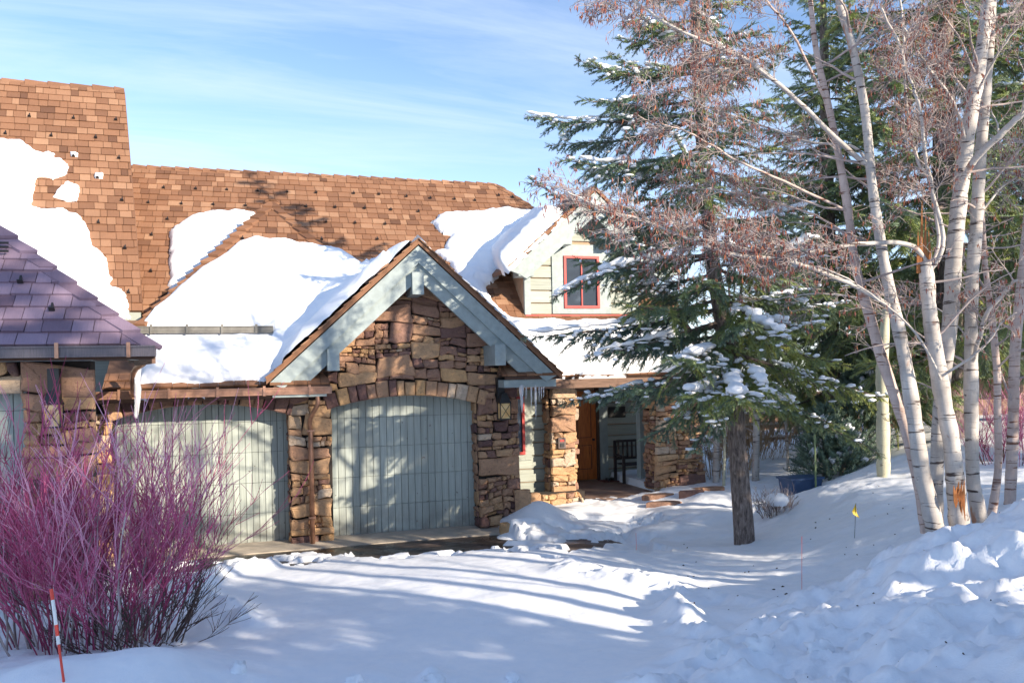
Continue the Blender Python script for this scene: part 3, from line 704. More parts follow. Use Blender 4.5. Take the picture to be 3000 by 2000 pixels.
# low roof over the left door (L) and second storey hip end (H), main roof (MN), tall roof (TT)
zL0 = P(640, 1137, Y=13.85)[2]; print('low eave z', zL0)
pL = math.atan2(3.62 - zL0, 15.2 - 13.85)
XL0 = P(300, 1150, Y=13.85)[0]
frL = Fr((0, 13.85, zL0 + .02), (1, 0, 0), (0, math.cos(pL), math.sin(pL)))
LL = (15.2 - 13.85) / math.cos(pL)
mb = MB(); mb.prism([(XL0, 13.87, zL0), (Lx + 1.0, 13.87, zL0), (Lx + 1.0, 15.2, 3.6), (XL0, 15.2, 3.6)], (0, 0, -.12)); lroof = mb.build('low_roof', 'deck', house)
shingles(house, lroof, frL, [(XL0, 0), (Lx + .1, 0), (Lx + .1, LL), (XL0, LL)], .2, cover=lambda u, v: v > .45 and v < LL - .35)
mb = MB(); mb.box((XL0 - .2, 14.0, 2.47), (xa[975] - .3, 14.06, zL0 - .06)); mb.build('fascia', 'brown_wood', house)
# upper wall strip between low roof and hip eave
mb = MB(); mb.box((P(418, 960, Y=15.22)[0] - .3, 15.22, 3.3), (Ap[0], 15.4, 3.84)); mb.build('upper_wall', 'brown_wood', house)
HYE, HZE = 15.2, P(560, 955, Y=15.15)[2] - .03
print('hip eave z', HZE)
pH = R(45); nH = (0, -math.sin(pH), math.cos(pH)); 
frH = Fr((0, HYE - .15, HZE - .0), (1, 0, 0), (0, math.cos(pH), math.sin(pH)))
apu, apv = frH.px(795, 592); ftL = frH.px(398, 955); 
lf = (ftL[0], 0.0); rfx = 2 * apu - lf[0]
aw = frH.w(apu, apv); yb = 19.6
mb = MB()
lw = frH.w(*lf); rw = frH.w(rfx, 0)
ridge_b = np.array([aw[0], yb, aw[2]])
V = [lw, rw, aw, ridge_b, (lw[0], yb, lw[2]), (rw[0], yb, rw[2])]
mb.add(V, [(0, 2, 3, 4), (1, 5, 3, 2), (0, 4, 5, 1)], [(0, 1, 2), (4, 3, 5)])
hroof = mb.build('hip_roof', 'deck', house)
hip_snow_top = [(415, 925), (430, 905), (470, 868), (545, 800), (640, 735), (700, 690), (750, 675), (830, 678), (900, 692), (990, 712), (1075, 748)]
hs = [frH.px(*p) for p in hip_snow_top]; hsx = [p[0] for p in hs]; hsv = [p[1] for p in hs]
coverH = lambda u, v: v < np.interp(u, hsx, hsv) - .3
shingles(house, hroof, frH, [lf, (rfx, 0), (apu, apv)], .2, cover=coverH)
caps(house, hroof, lw, aw, frH.U, (0, 1, 0), .25, .17, th=.05, up=(-.4, -.4, .8))
caps(house, hroof, rw, aw, -frH.U, (0, 1, 0), .25, .17, th=.05, up=(.4, -.4, .8))
# main roof
pM = R(45); frM = Fr((0, 15.4, 2.71), (1, 0, 0), (0, math.cos(pM), math.sin(pM)))
rv = frM.px(900, 513)[1]; rl = (frM.px(300, 500)[0] - .6, rv); rr = (frM.px(1450, 533)[0], rv)
h2 = frM.px(1585, 605); dh = ((h2[0] - rr[0]), (h2[1] - rr[1])); rb = frM.px(1968, 868); vs_ = rb[1]; pfoot = (frM.px(2088, 1102)[0], 0.0)
print('ridge z', frM.w(*rr), 'hip foot', frM.w(*rb))
reg = [(rl[0], vs_), rb, rr, rl]
mb = MB(); W4 = [frM.w(*p) - frM.N * .012 for p in reg]
back = [np.array([W4[3][0], W4[3][1] + 3, W4[3][2] - 3]), np.array([W4[2][0], W4[2][1] + 3, W4[2][2] - 3])]
mb.prism(W4, -frM.N * .12); mb.add([W4[3], W4[2], back[1], back[0]], [(0, 1, 2, 3)]); mroof = mb.build('main_roof', 'deck', house)
sn_left = [frM.px(*p) for p in ((500, 770), (495, 700), (512, 668), (560, 640), (620, 622), (700, 622), (745, 630), (640, 760), (560, 830), (490, 872))]
sn_right = [frM.px(*p) for p in ((1262, 655), (1290, 634), (1400, 620), (1480, 614), (1560, 622), (1640, 618), (1700, 640), (1690, 740), (1500, 785), (1425, 838), (1440, 880), (1500, 945), (1470, 955), (1400, 930), (1330, 800), (1290, 752), (1275, 742), (1300, 735), (1320, 695), (1300, 690))]
def covM(u, v):
    for pl in (sn_left, sn_right):
        if sdist(np.array([u]), np.array([v]), pl)[0] > .25: return True
    w = frM.w(u, v)
    # hidden under hip roof, or under the dormer
    if w[2] < aw[2] - abs(w[0] - aw[0]) - .3 and v < 5: return True
    return w[2] < 4.2 and w[0] < 4.0 and w[0] > -2.5 and False
shingles(house, mroof, frM, reg, .21, .12, .30, cover=covM)
ml = frM.px(470, 900)[0]; regL = [(rl[0], .9), (ml, .9), (ml, vs_ - .002), (rl[0], vs_ - .002)]
mb = MB(); mb.prism([frM.w(*p_) - frM.N * .012 for p_ in regL], -frM.N * .12); ml_ = mb.build('lower_main_roof', 'deck', house); shingles(house, ml_, frM, regL, .21, .12, .30)
caps(house, mroof, frM.w(*rl), frM.w(*rr), -frM.V, (0, .7, -.7), .30, .13, up=(0, 0, 1))
caps(house, mroof, frM.w(*rb), frM.w(*rr), -frM.U * .8 - frM.V * .2, (.7, .5, -.2), .28, .12, up=(.3, -.4, .85))
# tall roof at left
pT = R(58); TY = 16.0; TP = P(418, 912, Y=TY); frT = Fr((0, TY, TP[2]), (1, 0, 0), (0, math.cos(pT), math.sin(pT)))
t1 = frT.px(364, 262); t0 = frT.px(418, 914); t0 = (t0[0], 0.0); tx = P(-400, 600, Y=17)[0]
edge = frT.w(*t1) - frT.w(*t0); frTs = Fr(frT.w(*t0), (1, 0, 0), edge)   # courses run along the raking edge
LT = np.linalg.norm(edge)
regT = [(-6.5, 0), (0, 0), (0, LT), (-6.5, LT)]
Wt = [frTs.w(*p) - frTs.N * .012 for p in regT]
mb = MB(); mb.prism(Wt, -frTs.N * .14)
bt = [Wt[3] + np.array([-1.2, 3.0, -4.8]), Wt[2] + np.array([-.9, 3.0, -4.8])]
mb.add([Wt[3], Wt[2], bt[1], bt[0]], [(0, 1, 2, 3)]); mb.add([Wt[1], Wt[2], bt[1], np.array([bt[1][0], bt[1][1], Wt[1][2]])], [(0, 1, 2, 3)])
troof = mb.build('tall_roof', 'shingle', house)
sn_t1 = [frTs.px(*p) for p in ((-300, 400), (0, 414), (60, 420), (110, 445), (150, 450), (165, 470), (180, 470), (200, 495), (185, 515), (160, 528), (110, 528), (100, 570), (95, 600), (110, 612), (220, 625), (255, 670), (275, 720), (310, 770), (325, 820), (322, 845), (350, 850), (372, 890), (378, 925), (-300, 960))]
sn_t2 = [frTs.px(*p) for p in ((155, 580), (180, 548), (200, 535), (228, 545), (236, 570), (232, 592), (190, 592))]
covT = lambda u, v: sdist(np.array([u]), np.array([v]), sn_t1)[0] > .2 or sdist(np.array([u]), np.array([v]), sn_t2)[0] > .15
shingles(house, troof, frTs, regT, .185, .12, .30, cover=covT)
caps(house, troof, frTs.w(-6.5, LT), frTs.w(0, LT), -frTs.V, (0, .6, -.8), .42, .14, up=(0, 0, 1))
# wall under the tall roof and its eave board
mb = MB(); e0 = frTs.w(0, 0); mb.box((e0[0] - 6.5, TY - .02, e0[2] - .30), (e0[0] - .03, TY + .1, e0[2] - .02)); mb.build('fascia', 'siding', house)
mb = MB(); mb.box((e0[0] - 6.5, TY + .2, 0), (e0[0] - .3, TY + .4, e0[2] - .1)); mb.box((P(300, 950, Y=16)[0] - 1, 16.4, 0), (Ap[0] + 2, 16.6, 3.6)); mb.build('rear_wall', 'siding', house)
# snow guards on the roofs
sg = MB(); sg.box((-.012, -.035, 0), (.012, .05, .055)); sg.box((-.035, -.05, 0), (.035, -.035, .06)); sg.v = [v_ * .75 for v_ in sg.v]; sgm = make_mesh('snow_guard', np.vstack(sg.v), np.vstack(sg.q), [], 'black_metal')
def guard(fr, par, x, y):
    u, v = fr.px(x, y); o = link('snow_guard', sgm, par); o.location = fr.w(u, v, .03); o.rotation_euler = (math.atan2(fr.V[2], math.hypot(fr.V[0], fr.V[1])), 0, 0)
for x, y in ((88, 343), (217, 349), (341, 353), (18, 394), (152, 400), (282, 405), (217, 459), (350, 465), (287, 522), (359, 588), (290, 654), (368, 728), (378, 858)): guard(frTs, troof, x, y)
for x, y in ((480, 553), (574, 556), (665, 559), (754, 562), (841, 565), (926, 567), (435, 597), (532, 600), (625, 602), (719, 605), (897, 608), (982, 610), (491, 645), (955, 653), (445, 691), (502, 745), (443, 797), (1036, 569), (1110, 572), (1190, 578), (1260, 583), (1330, 586), (1390, 590),
             (1068, 613), (1145, 617), (1225, 622), (1040, 656), (1128, 659), (1105, 703), (1460, 575), (1500, 580)): guard(frM, mroof, x, y)
guard(frH, hroof, 711, 702); guard(frH, hroof, 942, 704)
# gutters
def gutter(x0, x1, y, z, mat, hgt=.11, dep=.12, brk=0, name='gutter'):
    mb = MB(); mb.box((x0, y, z), (x1, y + .012, z + hgt)); mb.box((x0, y + .013, z), (x1, y + dep, z + .012)); mb.box((x0, y - .014, z + hgt - .018), (x1, y - .001, z + hgt)); mb.box((x0, y - .008, z + hgt * .3), (x1, y - .001, z + hgt * .42))
    g = mb.build(name, mat, house)
    if brk:
        for i in range(brk):
            x = x0 + (x1 - x0) * (i + .5) / brk; b = MB(); b.box((x - .02, y - .022, z - .01), (x + .02, y - .0145, z + hgt + .03)); b.build('bracket', mat, g)
    return g
gxr = P(972, 1145, Y=13.72)[0]
gutter(XL0 - .1, gxr, 13.70, zL0 - .13, 'copper', .12, .13, 5)
gutter(P(418, 950, Y=15.0)[0] - .15, P(800, 950, Y=15.0)[0], 14.98, HZE - .10, 'gutter_grey', .12, .12, 4)
# downspout on the pier
q = [P(930, 1160, Y=13.78), P(930, 1185, Y=13.8), P(908, 1228, Y=14.02), P(918, 1235, Y=14.12), P(917, 1260, Y=14.12), P(918, 1650, Y=14.12)]
q[3][0] = q[4][0] = q[5][0]; q[5][2] = .03
mb = MB(); mb.tube(smooth_path([q[0], q[1], q[2], q[4]], 12), .038, 8); mb.tube([q[4], q[5]], .042, 8); ds = mb.build('downspout', 'copper', house, smooth=True)
for z in (.45, 1.9):
    b = MB(); b.box((q[4][0] - .06, 14.07, z), (q[4][0] + .06, 14.18, z + .03)); b.build('strap', 'copper', ds)
# second downspout at the left end of the low gutter
q0 = P(388, 1085, Y=13.3); mb = MB(); mb.tube(smooth_path([P(450, 1035, Y=12.2), P(420, 1065, Y=12.7), P(392, 1090, Y=13.3), P(390, 1160, Y=13.6)], 10), .04, 8); mb.build('downspout', 'copper', house, smooth=True)

# ------------------------------------------------------------------ dormer
DYW, DYR = 16.75, 16.25
dA = P(1745, 545, Y=DYR); dL = P(1490, 782, Y=DYR); SD = (dA[2] - dL[2]) / (dA[0] - dL[0]); print('dormer', dA, dL, SD)
dRx = 2 * dA[0] - dL[0]
drk = lambda x: dA[2] - abs(x - dA[0]) * SD
ks = math.hypot(1, SD)
yb = 15.4 + (dA[2] - 2.71) + .3
mb = MB()
for xe in (dL[0], dRx): mb.prism([(dA[0], DYR, dA[2]), (xe, DYR, drk(xe)), (xe, DYR, drk(xe) - .09), (dA[0], DYR, dA[2] - .09)], (0, yb - DYR, 0))
droof = mb.build('dormer_roof', 'shingle', house)
frDL = Fr((dL[0], DYR, dL[2] + .005), (0, -1, 0), (dA[0] - dL[0], 0, dA[2] - dL[2])); LD = math.hypot(dA[0] - dL[0], dA[2] - dL[2])
shingles(house, droof, frDL, [(-3, 0), (0.03, 0), (.03, LD), (-3, LD)], .2, cover=lambda u, v: (u < -.25 and v < LD - .9) or u < -2.6)
for sgn, xe in ((-1, dL[0] + .05), (1, dRx - .05)):
    for d0, d1, y0, tr_ in ((.085, .27, DYR + .03, 0), (.26, .47, DYR + .09, .2)):
        b = MB(); xx = xe - sgn * tr_
        b.prism([(dA[0], y0, dA[2] - d0 * ks), (xx, y0, drk(xx) - d0 * ks), (xx - sgn * .18, y0, drk(xx - sgn * .18) - d1 * ks + .02), (dA[0], y0, dA[2] - d1 * ks)], (0, .06, 0)); b.build('rake_board', 'trim', house)
    b = MB(); xx = xe - sgn * .1; b.prism([(dA[0], DYR + .1, dA[2] - .1 * ks), (xx, DYR + .1, drk(xx) - .1 * ks), (xx, DYR + .1, drk(xx) - .13 * ks), (dA[0], DYR + .1, dA[2] - .13 * ks)], (0, 1.5, 0)); b.build('soffit', 'trim', house)
dx0, dx1 = P(1537, 900, Y=DYW)[0], P(1866, 900, Y=DYW)[0]; dz0 = P(1700, 922, Y=DYW)[2]
mb = MB(); mb.prism([(dx0, DYW + .03, dz0), (dx1, DYW + .03, dz0), (dx1, DYW + .03, drk(dx1) - .1), (dA[0], DYW + .03, dA[2] - .25), (dx0, DYW + .03, drk(dx0) - .1)], (0, .15, 0))
mb.prism([(dx0, DYW + .2, dz0 - .1), (dx0, DYW + .2, drk(dx0) - .15), (dx0, yb - 1.3, drk(dx0) - .15), (dx0, yb - 1.3, dz0)], (.05, 0, 0)); dwall = mb.build('dormer_wall', 'siding_line', house)
def boards(parent, x0, x1, z0, z1, y, bh=.25, topf=None, hole=None, name='siding_board', t=.035):
    z = z0
    while z < z1 - .03:
        zt = min(z + bh, z1); segs = [(x0, x1)]
        if hole and zt > hole[2] and z < hole[3]: segs = [(x0, hole[0]), (hole[1], x1)]
        for a, b in segs:
            if topf:
                ins = [x for x in np.linspace(a, b, 60) if topf(x) > zt - .02]
                if not ins: continue
                a, b = min(ins), max(ins)
            if b - a < .05: continue
            m_ = MB(); h = zt - z - .022; m_.add([(a, y, z + .012), (b, y, z + .012), (b, y - t, z), (a, y - t, z), (a, y, z + h), (b, y, z + h), (b, y - t, z + h - .012), (a, y - t, z + h - .012)], [(0, 1, 2, 3), (4, 7, 6, 5), (3, 2, 6, 7), (0, 3, 7, 4), (1, 5, 6, 2)], tone=random.uniform(.2, .9)); m_.build(name, 'siding', parent)
        z = zt
w0 = P(1652, 903, Y=DYW); w1 = P(1752, 752, Y=DYW)
boards(dwall, dx0 + .02, dx1 - .02, dz0, dA[2] - .3, DYW + .028, .27, lambda x: drk(x) - .25, (w0[0] - .14, w1[0] + .14, w0[2] - .1, w1[2] + .1))
for x in (dx0 + .06, dx1 - .06): mb = MB(); mb.box((x - .07, DYW - .05, dz0), (x + .07, DYW + .03, drk(x) - .3)); mb.build('corner_board', 'trim', house)
mb = MB(); mb.box((w0[0] - .27, DYW - .035, w0[2] - .12), (w0[0] - .005, DYW + .028, w1[2] + .15)); mb.box((w1[0] + .005, DYW - .035, w0[2] - .12), (w1[0] + .27, DYW + .028, w1[2] + .15)); mb.box((w0[0] - .005, DYW - .034, w1[2] + .003), (w1[0] + .005, DYW + .028, w1[2] + .25)); mb.box((w0[0] - .005, DYW - .034, w0[2] - .12), (w1[0] + .005, DYW + .028, w0[2] - .003))
mb.build('window_surround', 'trim', house)
def window(x0, z0, x1, z1, y, mull=True, parent=house):
    f = MB(); s = .055
    f.box((x0, y - .05, z0), (x0 + s, y, z1)); f.box((x1 - s, y - .05, z0), (x1, y, z1)); f.box((x0 + s, y - .05, z0), (x1 - s, y, z0 + s)); f.box((x0 + s, y - .05, z1 - s), (x1 - s, y, z1))
    if mull: f.box(((x0 + x1) / 2 - .014, y - .04, z0 + s), ((x0 + x1) / 2 + .014, y, z1 - s))
    wo = f.build('window', 'red_trim', parent)
    g = MB(); g.box((x0 + s * .5, y - .012, z0 + s * .5), (x1 - s * .5, y - .006, z1 - s * .5)); g.build('pane', 'glass', wo if parent is house else parent)
    return wo
window(w0[0], w0[2], w1[0], w1[2], DYW - .01)
mb = MB(); mb.box((dx0, DYW - .07, dz0 - .05), (dx1, DYW + .02, dz0 - .002)); mb.build('sill_flashing', 'red_trim', house)
# beams under the dormer eaves
for px, py, w_ in ((1660, 690, 24), (1850, 690, 24), (1560, 795, 30), (1795, 690, 20)):
    pass
def dblock(px0, py0, px1, py1): 
    a = P(px0, py1, Y=DYR + .1); b = P(px1, py0, Y=DYR + .1); mb = MB(); mb.box((a[0], DYR + .1, a[2]), (b[0], DYW, b[2])); mb.build('bracket_beam', 'trim', house)
dblock(1653, 670, 1675, 715); dblock(1790, 672, 1812, 714); dblock(1520, 780, 1564, 808)
# gap: roof below the dormer, porch roof (same plane), and its eave
pr0, pr1 = P(1560, 1100, Y=15.35)[0], P(2090, 1100, Y=15.35)[0]
mb = MB(); pv = 1.75
regP = [(pr0 - 1.2, 0), pfoot, (rb[0] + .05, vs_ - .01), (pr0 - 1.2, vs_ - .01)]
Wp = [frM.w(*p_) - frM.N * .012 for p_ in regP]
mb.prism(Wp, -frM.N * .12); proof = mb.build('porch_roof', 'deck', house)
sn_p = [frM.px(*p) for p in ((1440, 930), (1480, 935), (1560, 945), (1700, 945), (1860, 940), (1960, 925), (2010, 985), (2080, 1075), (2085, 1102), (1640, 1102), (1560, 1105))]
sn_p[-1] = (sn_p[-1][0], .02); sn_p[-2] = (sn_p[-2][0], .02); sn_p[-3] = (sn_p[-3][0], .02)
shingles(house, proof, frM, regP, .2, cover=lambda u, v: sdist(np.array([u]), np.array([v]), sn_p)[0] > .2)
caps(house, proof, frM.w(*pfoot), frM.w(*rb), -frM.U, (.7, .5, -.2), .28, .12, up=(.3, -.4, .85))
mb = MB(); mb.box((pr0 - .9, 15.36, 2.48), (pr1 - .1, 15.44, 2.66)); mb.box((pr0 - .9, 15.45, 2.50), (pr1 - .15, 18.3, 2.53)); mb.build('porch_fascia', 'brown_wood', house)
# ------------------------------------------------------------------ entrance side
EY = 16.02
ex0, ex1 = P(1490, 1300, Y=EY)[0], P(1640, 1300, Y=EY)[0]
mb = MB(); mb.box((ex0, EY + .03, 0), (ex1, EY + .2, 2.6)); ewall = mb.build('entry_wall', 'siding_line', house)
ww = P(1537, 1330, Y=EY)
boards(ewall, ww[0] + .15, ex1, .30, 2.5, EY + .028, .27)
boards(ewall, ex0, ww[0] + .15, .30, ww[2] - .08, EY + .028, .27)
window(ww[0] - .7, ww[2], ww[0], P(1537, 1160, Y=EY)[2], EY - .01)
mb = MB(); mb.box((ww[0] + .005, EY - .035, ww[2] - .12), (ww[0] + .15, EY + .027, 2.45)); mb.box((ex0, EY - .034, ww[2] - .12), (ww[0] + .004, EY + .027, ww[2] - .003)); mb.build('window_surround', 'siding', house)
# entry stone pier, battered foot
PYr = 15.75
e0, e1 = P(1612, 1300, Y=PYr)[0], P(1672, 1300, Y=PYr)[0]
mb = MB(); mb.box((e0 + .03, PYr + .04, 0), (e1 + .05, PYr + .55, 2.5)); ep = mb.build('entry_pier', 'mortar', house)
fe = Fr((0, PYr, 0), (1, 0, 0), (0, 0, 1))
stones(house, ep, fe, [(e0, .0), (e1 + .1, .0), (e1 + .08, 2.5), (e0 - .02, 2.5)], .34, (.05, .16), seed=31, tmean=.85)
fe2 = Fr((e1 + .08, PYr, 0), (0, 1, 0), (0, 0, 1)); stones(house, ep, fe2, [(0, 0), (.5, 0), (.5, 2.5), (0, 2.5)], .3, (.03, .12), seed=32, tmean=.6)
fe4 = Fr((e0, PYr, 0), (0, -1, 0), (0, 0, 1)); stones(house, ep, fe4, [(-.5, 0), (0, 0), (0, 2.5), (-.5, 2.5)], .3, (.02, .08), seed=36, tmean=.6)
fe3 = Fr((0, PYr - .28, 0), (1, 0, 0), (0, 0, 1)); bx0, bx1 = P(1545, 1440, Y=PYr - .3)[0], P(1715, 1440, Y=PYr - .3)[0]
mb.v = []; mb = MB(); mb.box((bx0, PYr - .26, -.1), (bx1, PYr + .04, .38)); mb.build('pier_footing', 'mortar', house)
stones(house, ep, fe3, [(bx0, -.1), (bx1, -.1), (bx1 - .1, .30), (e1, .42), (bx0, .42)], .24, (.05, .14), seed=33, tmean=.75)
# right porch pier
QY = 15.95
q0_, q1_ = P(1925, 1300, Y=QY)[0], P(2045, 1300, Y=QY)[0]
mb = MB(); mb.box((q0_ + .03, QY + .04, 0), (q1_ - .03, QY + .6, 2.5)); qp = mb.build('porch_pier', 'mortar', house)
fq = Fr((0, QY, 0), (1, 0, 0), (0, 0, 1)); stones(house, qp, fq, [(q0_ - .1, .2), (q1_ + .12, .2), (q1_ - .02, 2.5), (q0_ + .02, 2.5)], .24, (.05, .14), seed=34, tmean=.6)
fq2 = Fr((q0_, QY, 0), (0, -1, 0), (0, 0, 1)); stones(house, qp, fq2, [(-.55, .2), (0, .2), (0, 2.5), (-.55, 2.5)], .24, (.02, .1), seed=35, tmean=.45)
# porch floor, back wall, door
BY = 18.4; flz = .22
mb = MB(); mb.box((e0 - .2, 15.55, -.4), (q0_ + .5, BY + .2, flz - .06)); mb.build('porch_floor', 'porch_floor', kind='structure')
dx_0, dx_1 = P(1677, 1300, Y=BY)[0] - .45, P(1748, 1300, Y=BY)[0]
pw0, pw1 = P(1757, 1300, Y=BY)[0], P(1872, 1300, Y=BY)[0]
mb = MB(); mb.box((dx_0 - .6, BY + .1, 0), (pw1 + .1, BY + .25, 2.6)); pwall = mb.build('porch_wall', 'siding_line', house)
boards(pwall, pw0 + .22, pw1, flz - .06, 2.55, BY + .098, .27)
mb = MB(); mb.box((pw0, BY - .02, flz - .06), (pw0 + .21, BY + .098, 2.5)); mb.build('door_casing', 'trim', house)
vb = P(1785, 1224, Y=BY); vt = P(1833, 1190, Y=BY); mb = MB(); mb.box((vb[0], BY + .02, vb[2]), (vt[0], BY + .06, vt[2])); mb.build('wall_vent', 'black_metal', house)
mb = MB(); mb.box((dx_0, BY + .02, flz - .03), (dx_1, BY + .06, 2.32)); dr = mb.build('front_door', 'door_wood', house, label='varnished orange wooden front door')
for a, b in ((flz + .22, 1.02), (1.2, 2.12)):
    for u0, u1 in ((.12, .46), (.54, .88)):
        Wd = dx_1 - dx_0; x0, x1 = dx_0 + Wd * u0, dx_0 + Wd * u1; p_ = MB()
        p_.box((x0 + .03, BY + .006, a + .03), (x1 - .03, BY + .018, b - .03)); p_.build('door_panel', 'door_wood', dr)
        g_ = MB()
        for c_ in (((x0 - .004, BY + .014, a), (x0 + .012, BY + .0195, b)), ((x1 - .012, BY + .014, a), (x1 + .004, BY + .0195, b)), ((x0, BY + .013, b - .012), (x1, BY + .0192, b)), ((x0, BY + .013, a), (x1, BY + .0192, a + .012))): g_.box(*c_)
        g_.build('moulding', 'deck', dr)
kb = MB(); kb.tube([(dx_1 - .09, BY + .02, 1.15), (dx_1 - .09, BY - .05, 1.15)], .028, 8); kb.build('handle', 'black_metal', dr)
mb = MB(); mb.box((dx_1 + .002, BY - .01, flz - .05), (pw0 - .002, BY + .097, 2.4)); mb.build('door_frame', 'deck', house)
mb = MB(); pp = P(1883, 1300, Y=17.2)[0]; mb.box((pp - .11, 17.1, flz - .05), (pp + .09, 17.3, 2.5)); mb.build('porch_post', 'trim', house)
# keypad box on entry pier
kp = P(1645, 1297, Y=PYr - .13); mb = MB(); mb.box((kp[0] - .08, PYr - .17, kp[2] - .11), (kp[0] + .08, PYr - .08, kp[2] + .11)); kpo = mb.build('intercom_panel', 'rail_wood', house)
mb = MB(); mb.box((kp[0] - .045, PYr - .18, kp[2] + .03), (kp[0] + .045, PYr - .171, kp[2] + .07)); mb.build('indicator', 'red_trim', kpo)
mb = MB(); mb.box((kp[0] - .045, PYr - .18, kp[2] - .08), (kp[0] + .045, PYr - .171, kp[2] - .0)); mb.build('keypad', 'black_metal', kpo)
# wall lanterns
def lantern(px, py, Y, s, root, lab):
    c = P(px, py, Y=Y - .2); t = MB()
    t.box((c[0] - .09 * s, Y - .16, c[2] + .16 * s), (c[0] + .05 * s, Y - .02, c[2] + .62 * s)); t.build('lantern_backplate', 'black_metal', root)
    t = MB(); w = .10 * s
    V = [(c[0] + a * w * k, Y - .26 + b * w * k, c[2] + z) for k, z in ((1.15, .14 * s), (.45, .33 * s)) for a, b in ((-1, -1), (1, -1), (1, 1), (-1, 1))]
    t.add(V, BOXQ)
    for a, b in ((-1, -1), (1, -1), (1, 1), (-1, 1)): t.beam((c[0] + a * w, Y - .26 + b * w, c[2] - .15 * s), (c[0] + a * w, Y - .26 + b * w, c[2] + .15 * s), .014 * s, .014 * s, (1, 0, 0))
    for b in (-1.06, 1.06):
        t.beam((c[0] - w, Y - .26 + b * w, c[2] - .15 * s), (c[0] + w, Y - .26 + b * w, c[2] + .14 * s), .008, .008, (0, 1, 0)); t.beam((c[0] + w, Y - .26 + b * w, c[2] - .15 * s), (c[0] - w, Y - .26 + b * w, c[2] + .14 * s), .008, .008, (0, 1, 0))
    t.box((c[0] - w * 1.1, Y - .26 - w * 1.1, c[2] - .17 * s), (c[0] + w * 1.1, Y - .26 + w * 1.1, c[2] - .145 * s)); lo = t.build('lantern', 'black_metal', root)
    g = MB(); g.box((c[0] - w * .9, Y - .26 - w * .9, c[2] - .144 * s), (c[0] + w * .9, Y - .26 + w * .9, c[2] + .139 * s)); g.build('lantern_glass', 'lamp_glass', lo)
lantern(1474, 1202, FY - .05, .95, house, '')

# ------------------------------------------------------------------ left garage wing
wing = thing('garage_wing', 'nearer garage wing at left edge with shade-tinted purple brown shingle roof and stone wall', 'garage')
WY = 10.2; wz = P(200, 1022, Y=WY)[2]; wc = P(452, 1022, Y=WY); print('wing eave', wz, wc)
pW = R(50); frW = Fr((0, WY + .05, wz + .03), (1, 0, 0), (0, math.cos(pW), math.sin(pW)))
c0 = frW.px(452, 990); c0 = (c0[0], 0.0); c1_ = frW.px(0, 668); sxx = (c1_[0] - c0[0]) / c1_[1]; vt_ = 3.4
regW = [(-7, 0), c0, (c0[0] + sxx * vt_, vt_), (-7, vt_)]
Ww = [frW.w(*p) - frW.N * .012 for p in regW]
mb = MB(); mb.prism(Ww, -frW.N * .12)
sd = np.array([-.24, 1.0, 0]); sb = Ww[1] + sd * 2.6
mb.add([Ww[1], Ww[2], sb, sb - np.array([0, 0, .15]), Ww[1] - np.array([0, 0, .15])], [(0, 4, 3, 2)], [(0, 2, 1)])
wroof = mb.build('roof', 'deck', wing)
shingles(wing, wroof, frW, regW, .20, .15, .34, mat='shingle_weathered_shade', th=.035)
hipd = Ww[2] - Ww[1]; hipd /= np.linalg.norm(hipd)
caps(wing, wroof, frW.w(*c0) - hipd * .12, Ww[2], -frW.U, (sb - Ww[1]) / 3, .36, .19, mat='shingle_weathered_shade', th=.04, up=(.35, -.5, .8))
for x, y in ((64, 830), (156, 910)): 
    u, v = frW.px(x, y); o = link('snow_guard', sgm, wroof); o.location = frW.w(u, v, .04); o.rotation_euler = (pW, 0, 0); o.scale = (1.2, 1.2, 1.2)
# snow rail at the left edge
mb = MB()
for dz in (0, .075, .15):
    a = frW.px(-60, 752 - dz * 160); b = frW.px(30, 752 - dz * 160); mb.tube([frW.w(*a, .09), frW.w(*b, .09)], .014, 6)
mb.build('snow_rail', 'black_metal', wing)
# gutter
x0, x1 = Ww[0][0], P(455, 1040, Y=WY - .06)[0]; zg = P(300, 1045, Y=WY - .06)[2]
mb = MB(); mb.box((x0, WY - .07, zg), (x1, WY - .055, zg + .12)); mb.box((x0, WY - .054, zg), (x1, WY + .05, zg + .012)); mb.box((x0, WY - .09, zg + .105), (x1, WY - .071, zg + .125)); mb.box((x0, WY - .085, zg), (x1, WY - .071, zg + .018)); mb.box((x1 - .012, WY - .053, zg + .013), (x1, WY + .05, zg + .12))
gt = mb.build('gutter', 'gutter_dark', wing)
for x in (165, 376, -60):
    xx = P(x, 1040, Y=WY - .1)[0]; b = MB(); b.box((xx - .02, WY - .10, zg - .01), (xx + .02, WY - .091, zg + .16)); b.build('bracket', 'copper', gt)
mb = MB(); mb.box((x0, WY + .055, zg - .03), (x1 - .02, WY + .085, zg + .14)); mb.build('fascia', 'deck', wing)
# soffit boards with vent slots
mb = MB(); sxw = P(275, 1100, Y=WY + .5)[0]
mb.box((x0, WY + .087, zg - .03), (x1 - .25, WY + .55, zg - .01)); sf = mb.build('soffit', 'trim', wing)
for i in range(5):
    b = MB(); yy = WY + .14 + i * .055; b.box((sxw + .06, yy, zg - .036), (x1 - .32, yy + .018, zg - .0305)); b.build('vent_slot', 'deck', sf)
mb = MB(); mb.beam((x1 - .03, WY + .06, zg + .0), (x1 - .42, WY + 1.6, zg + .0), .04, .16); mb.build('side_fascia', 'brown_wood', wing)
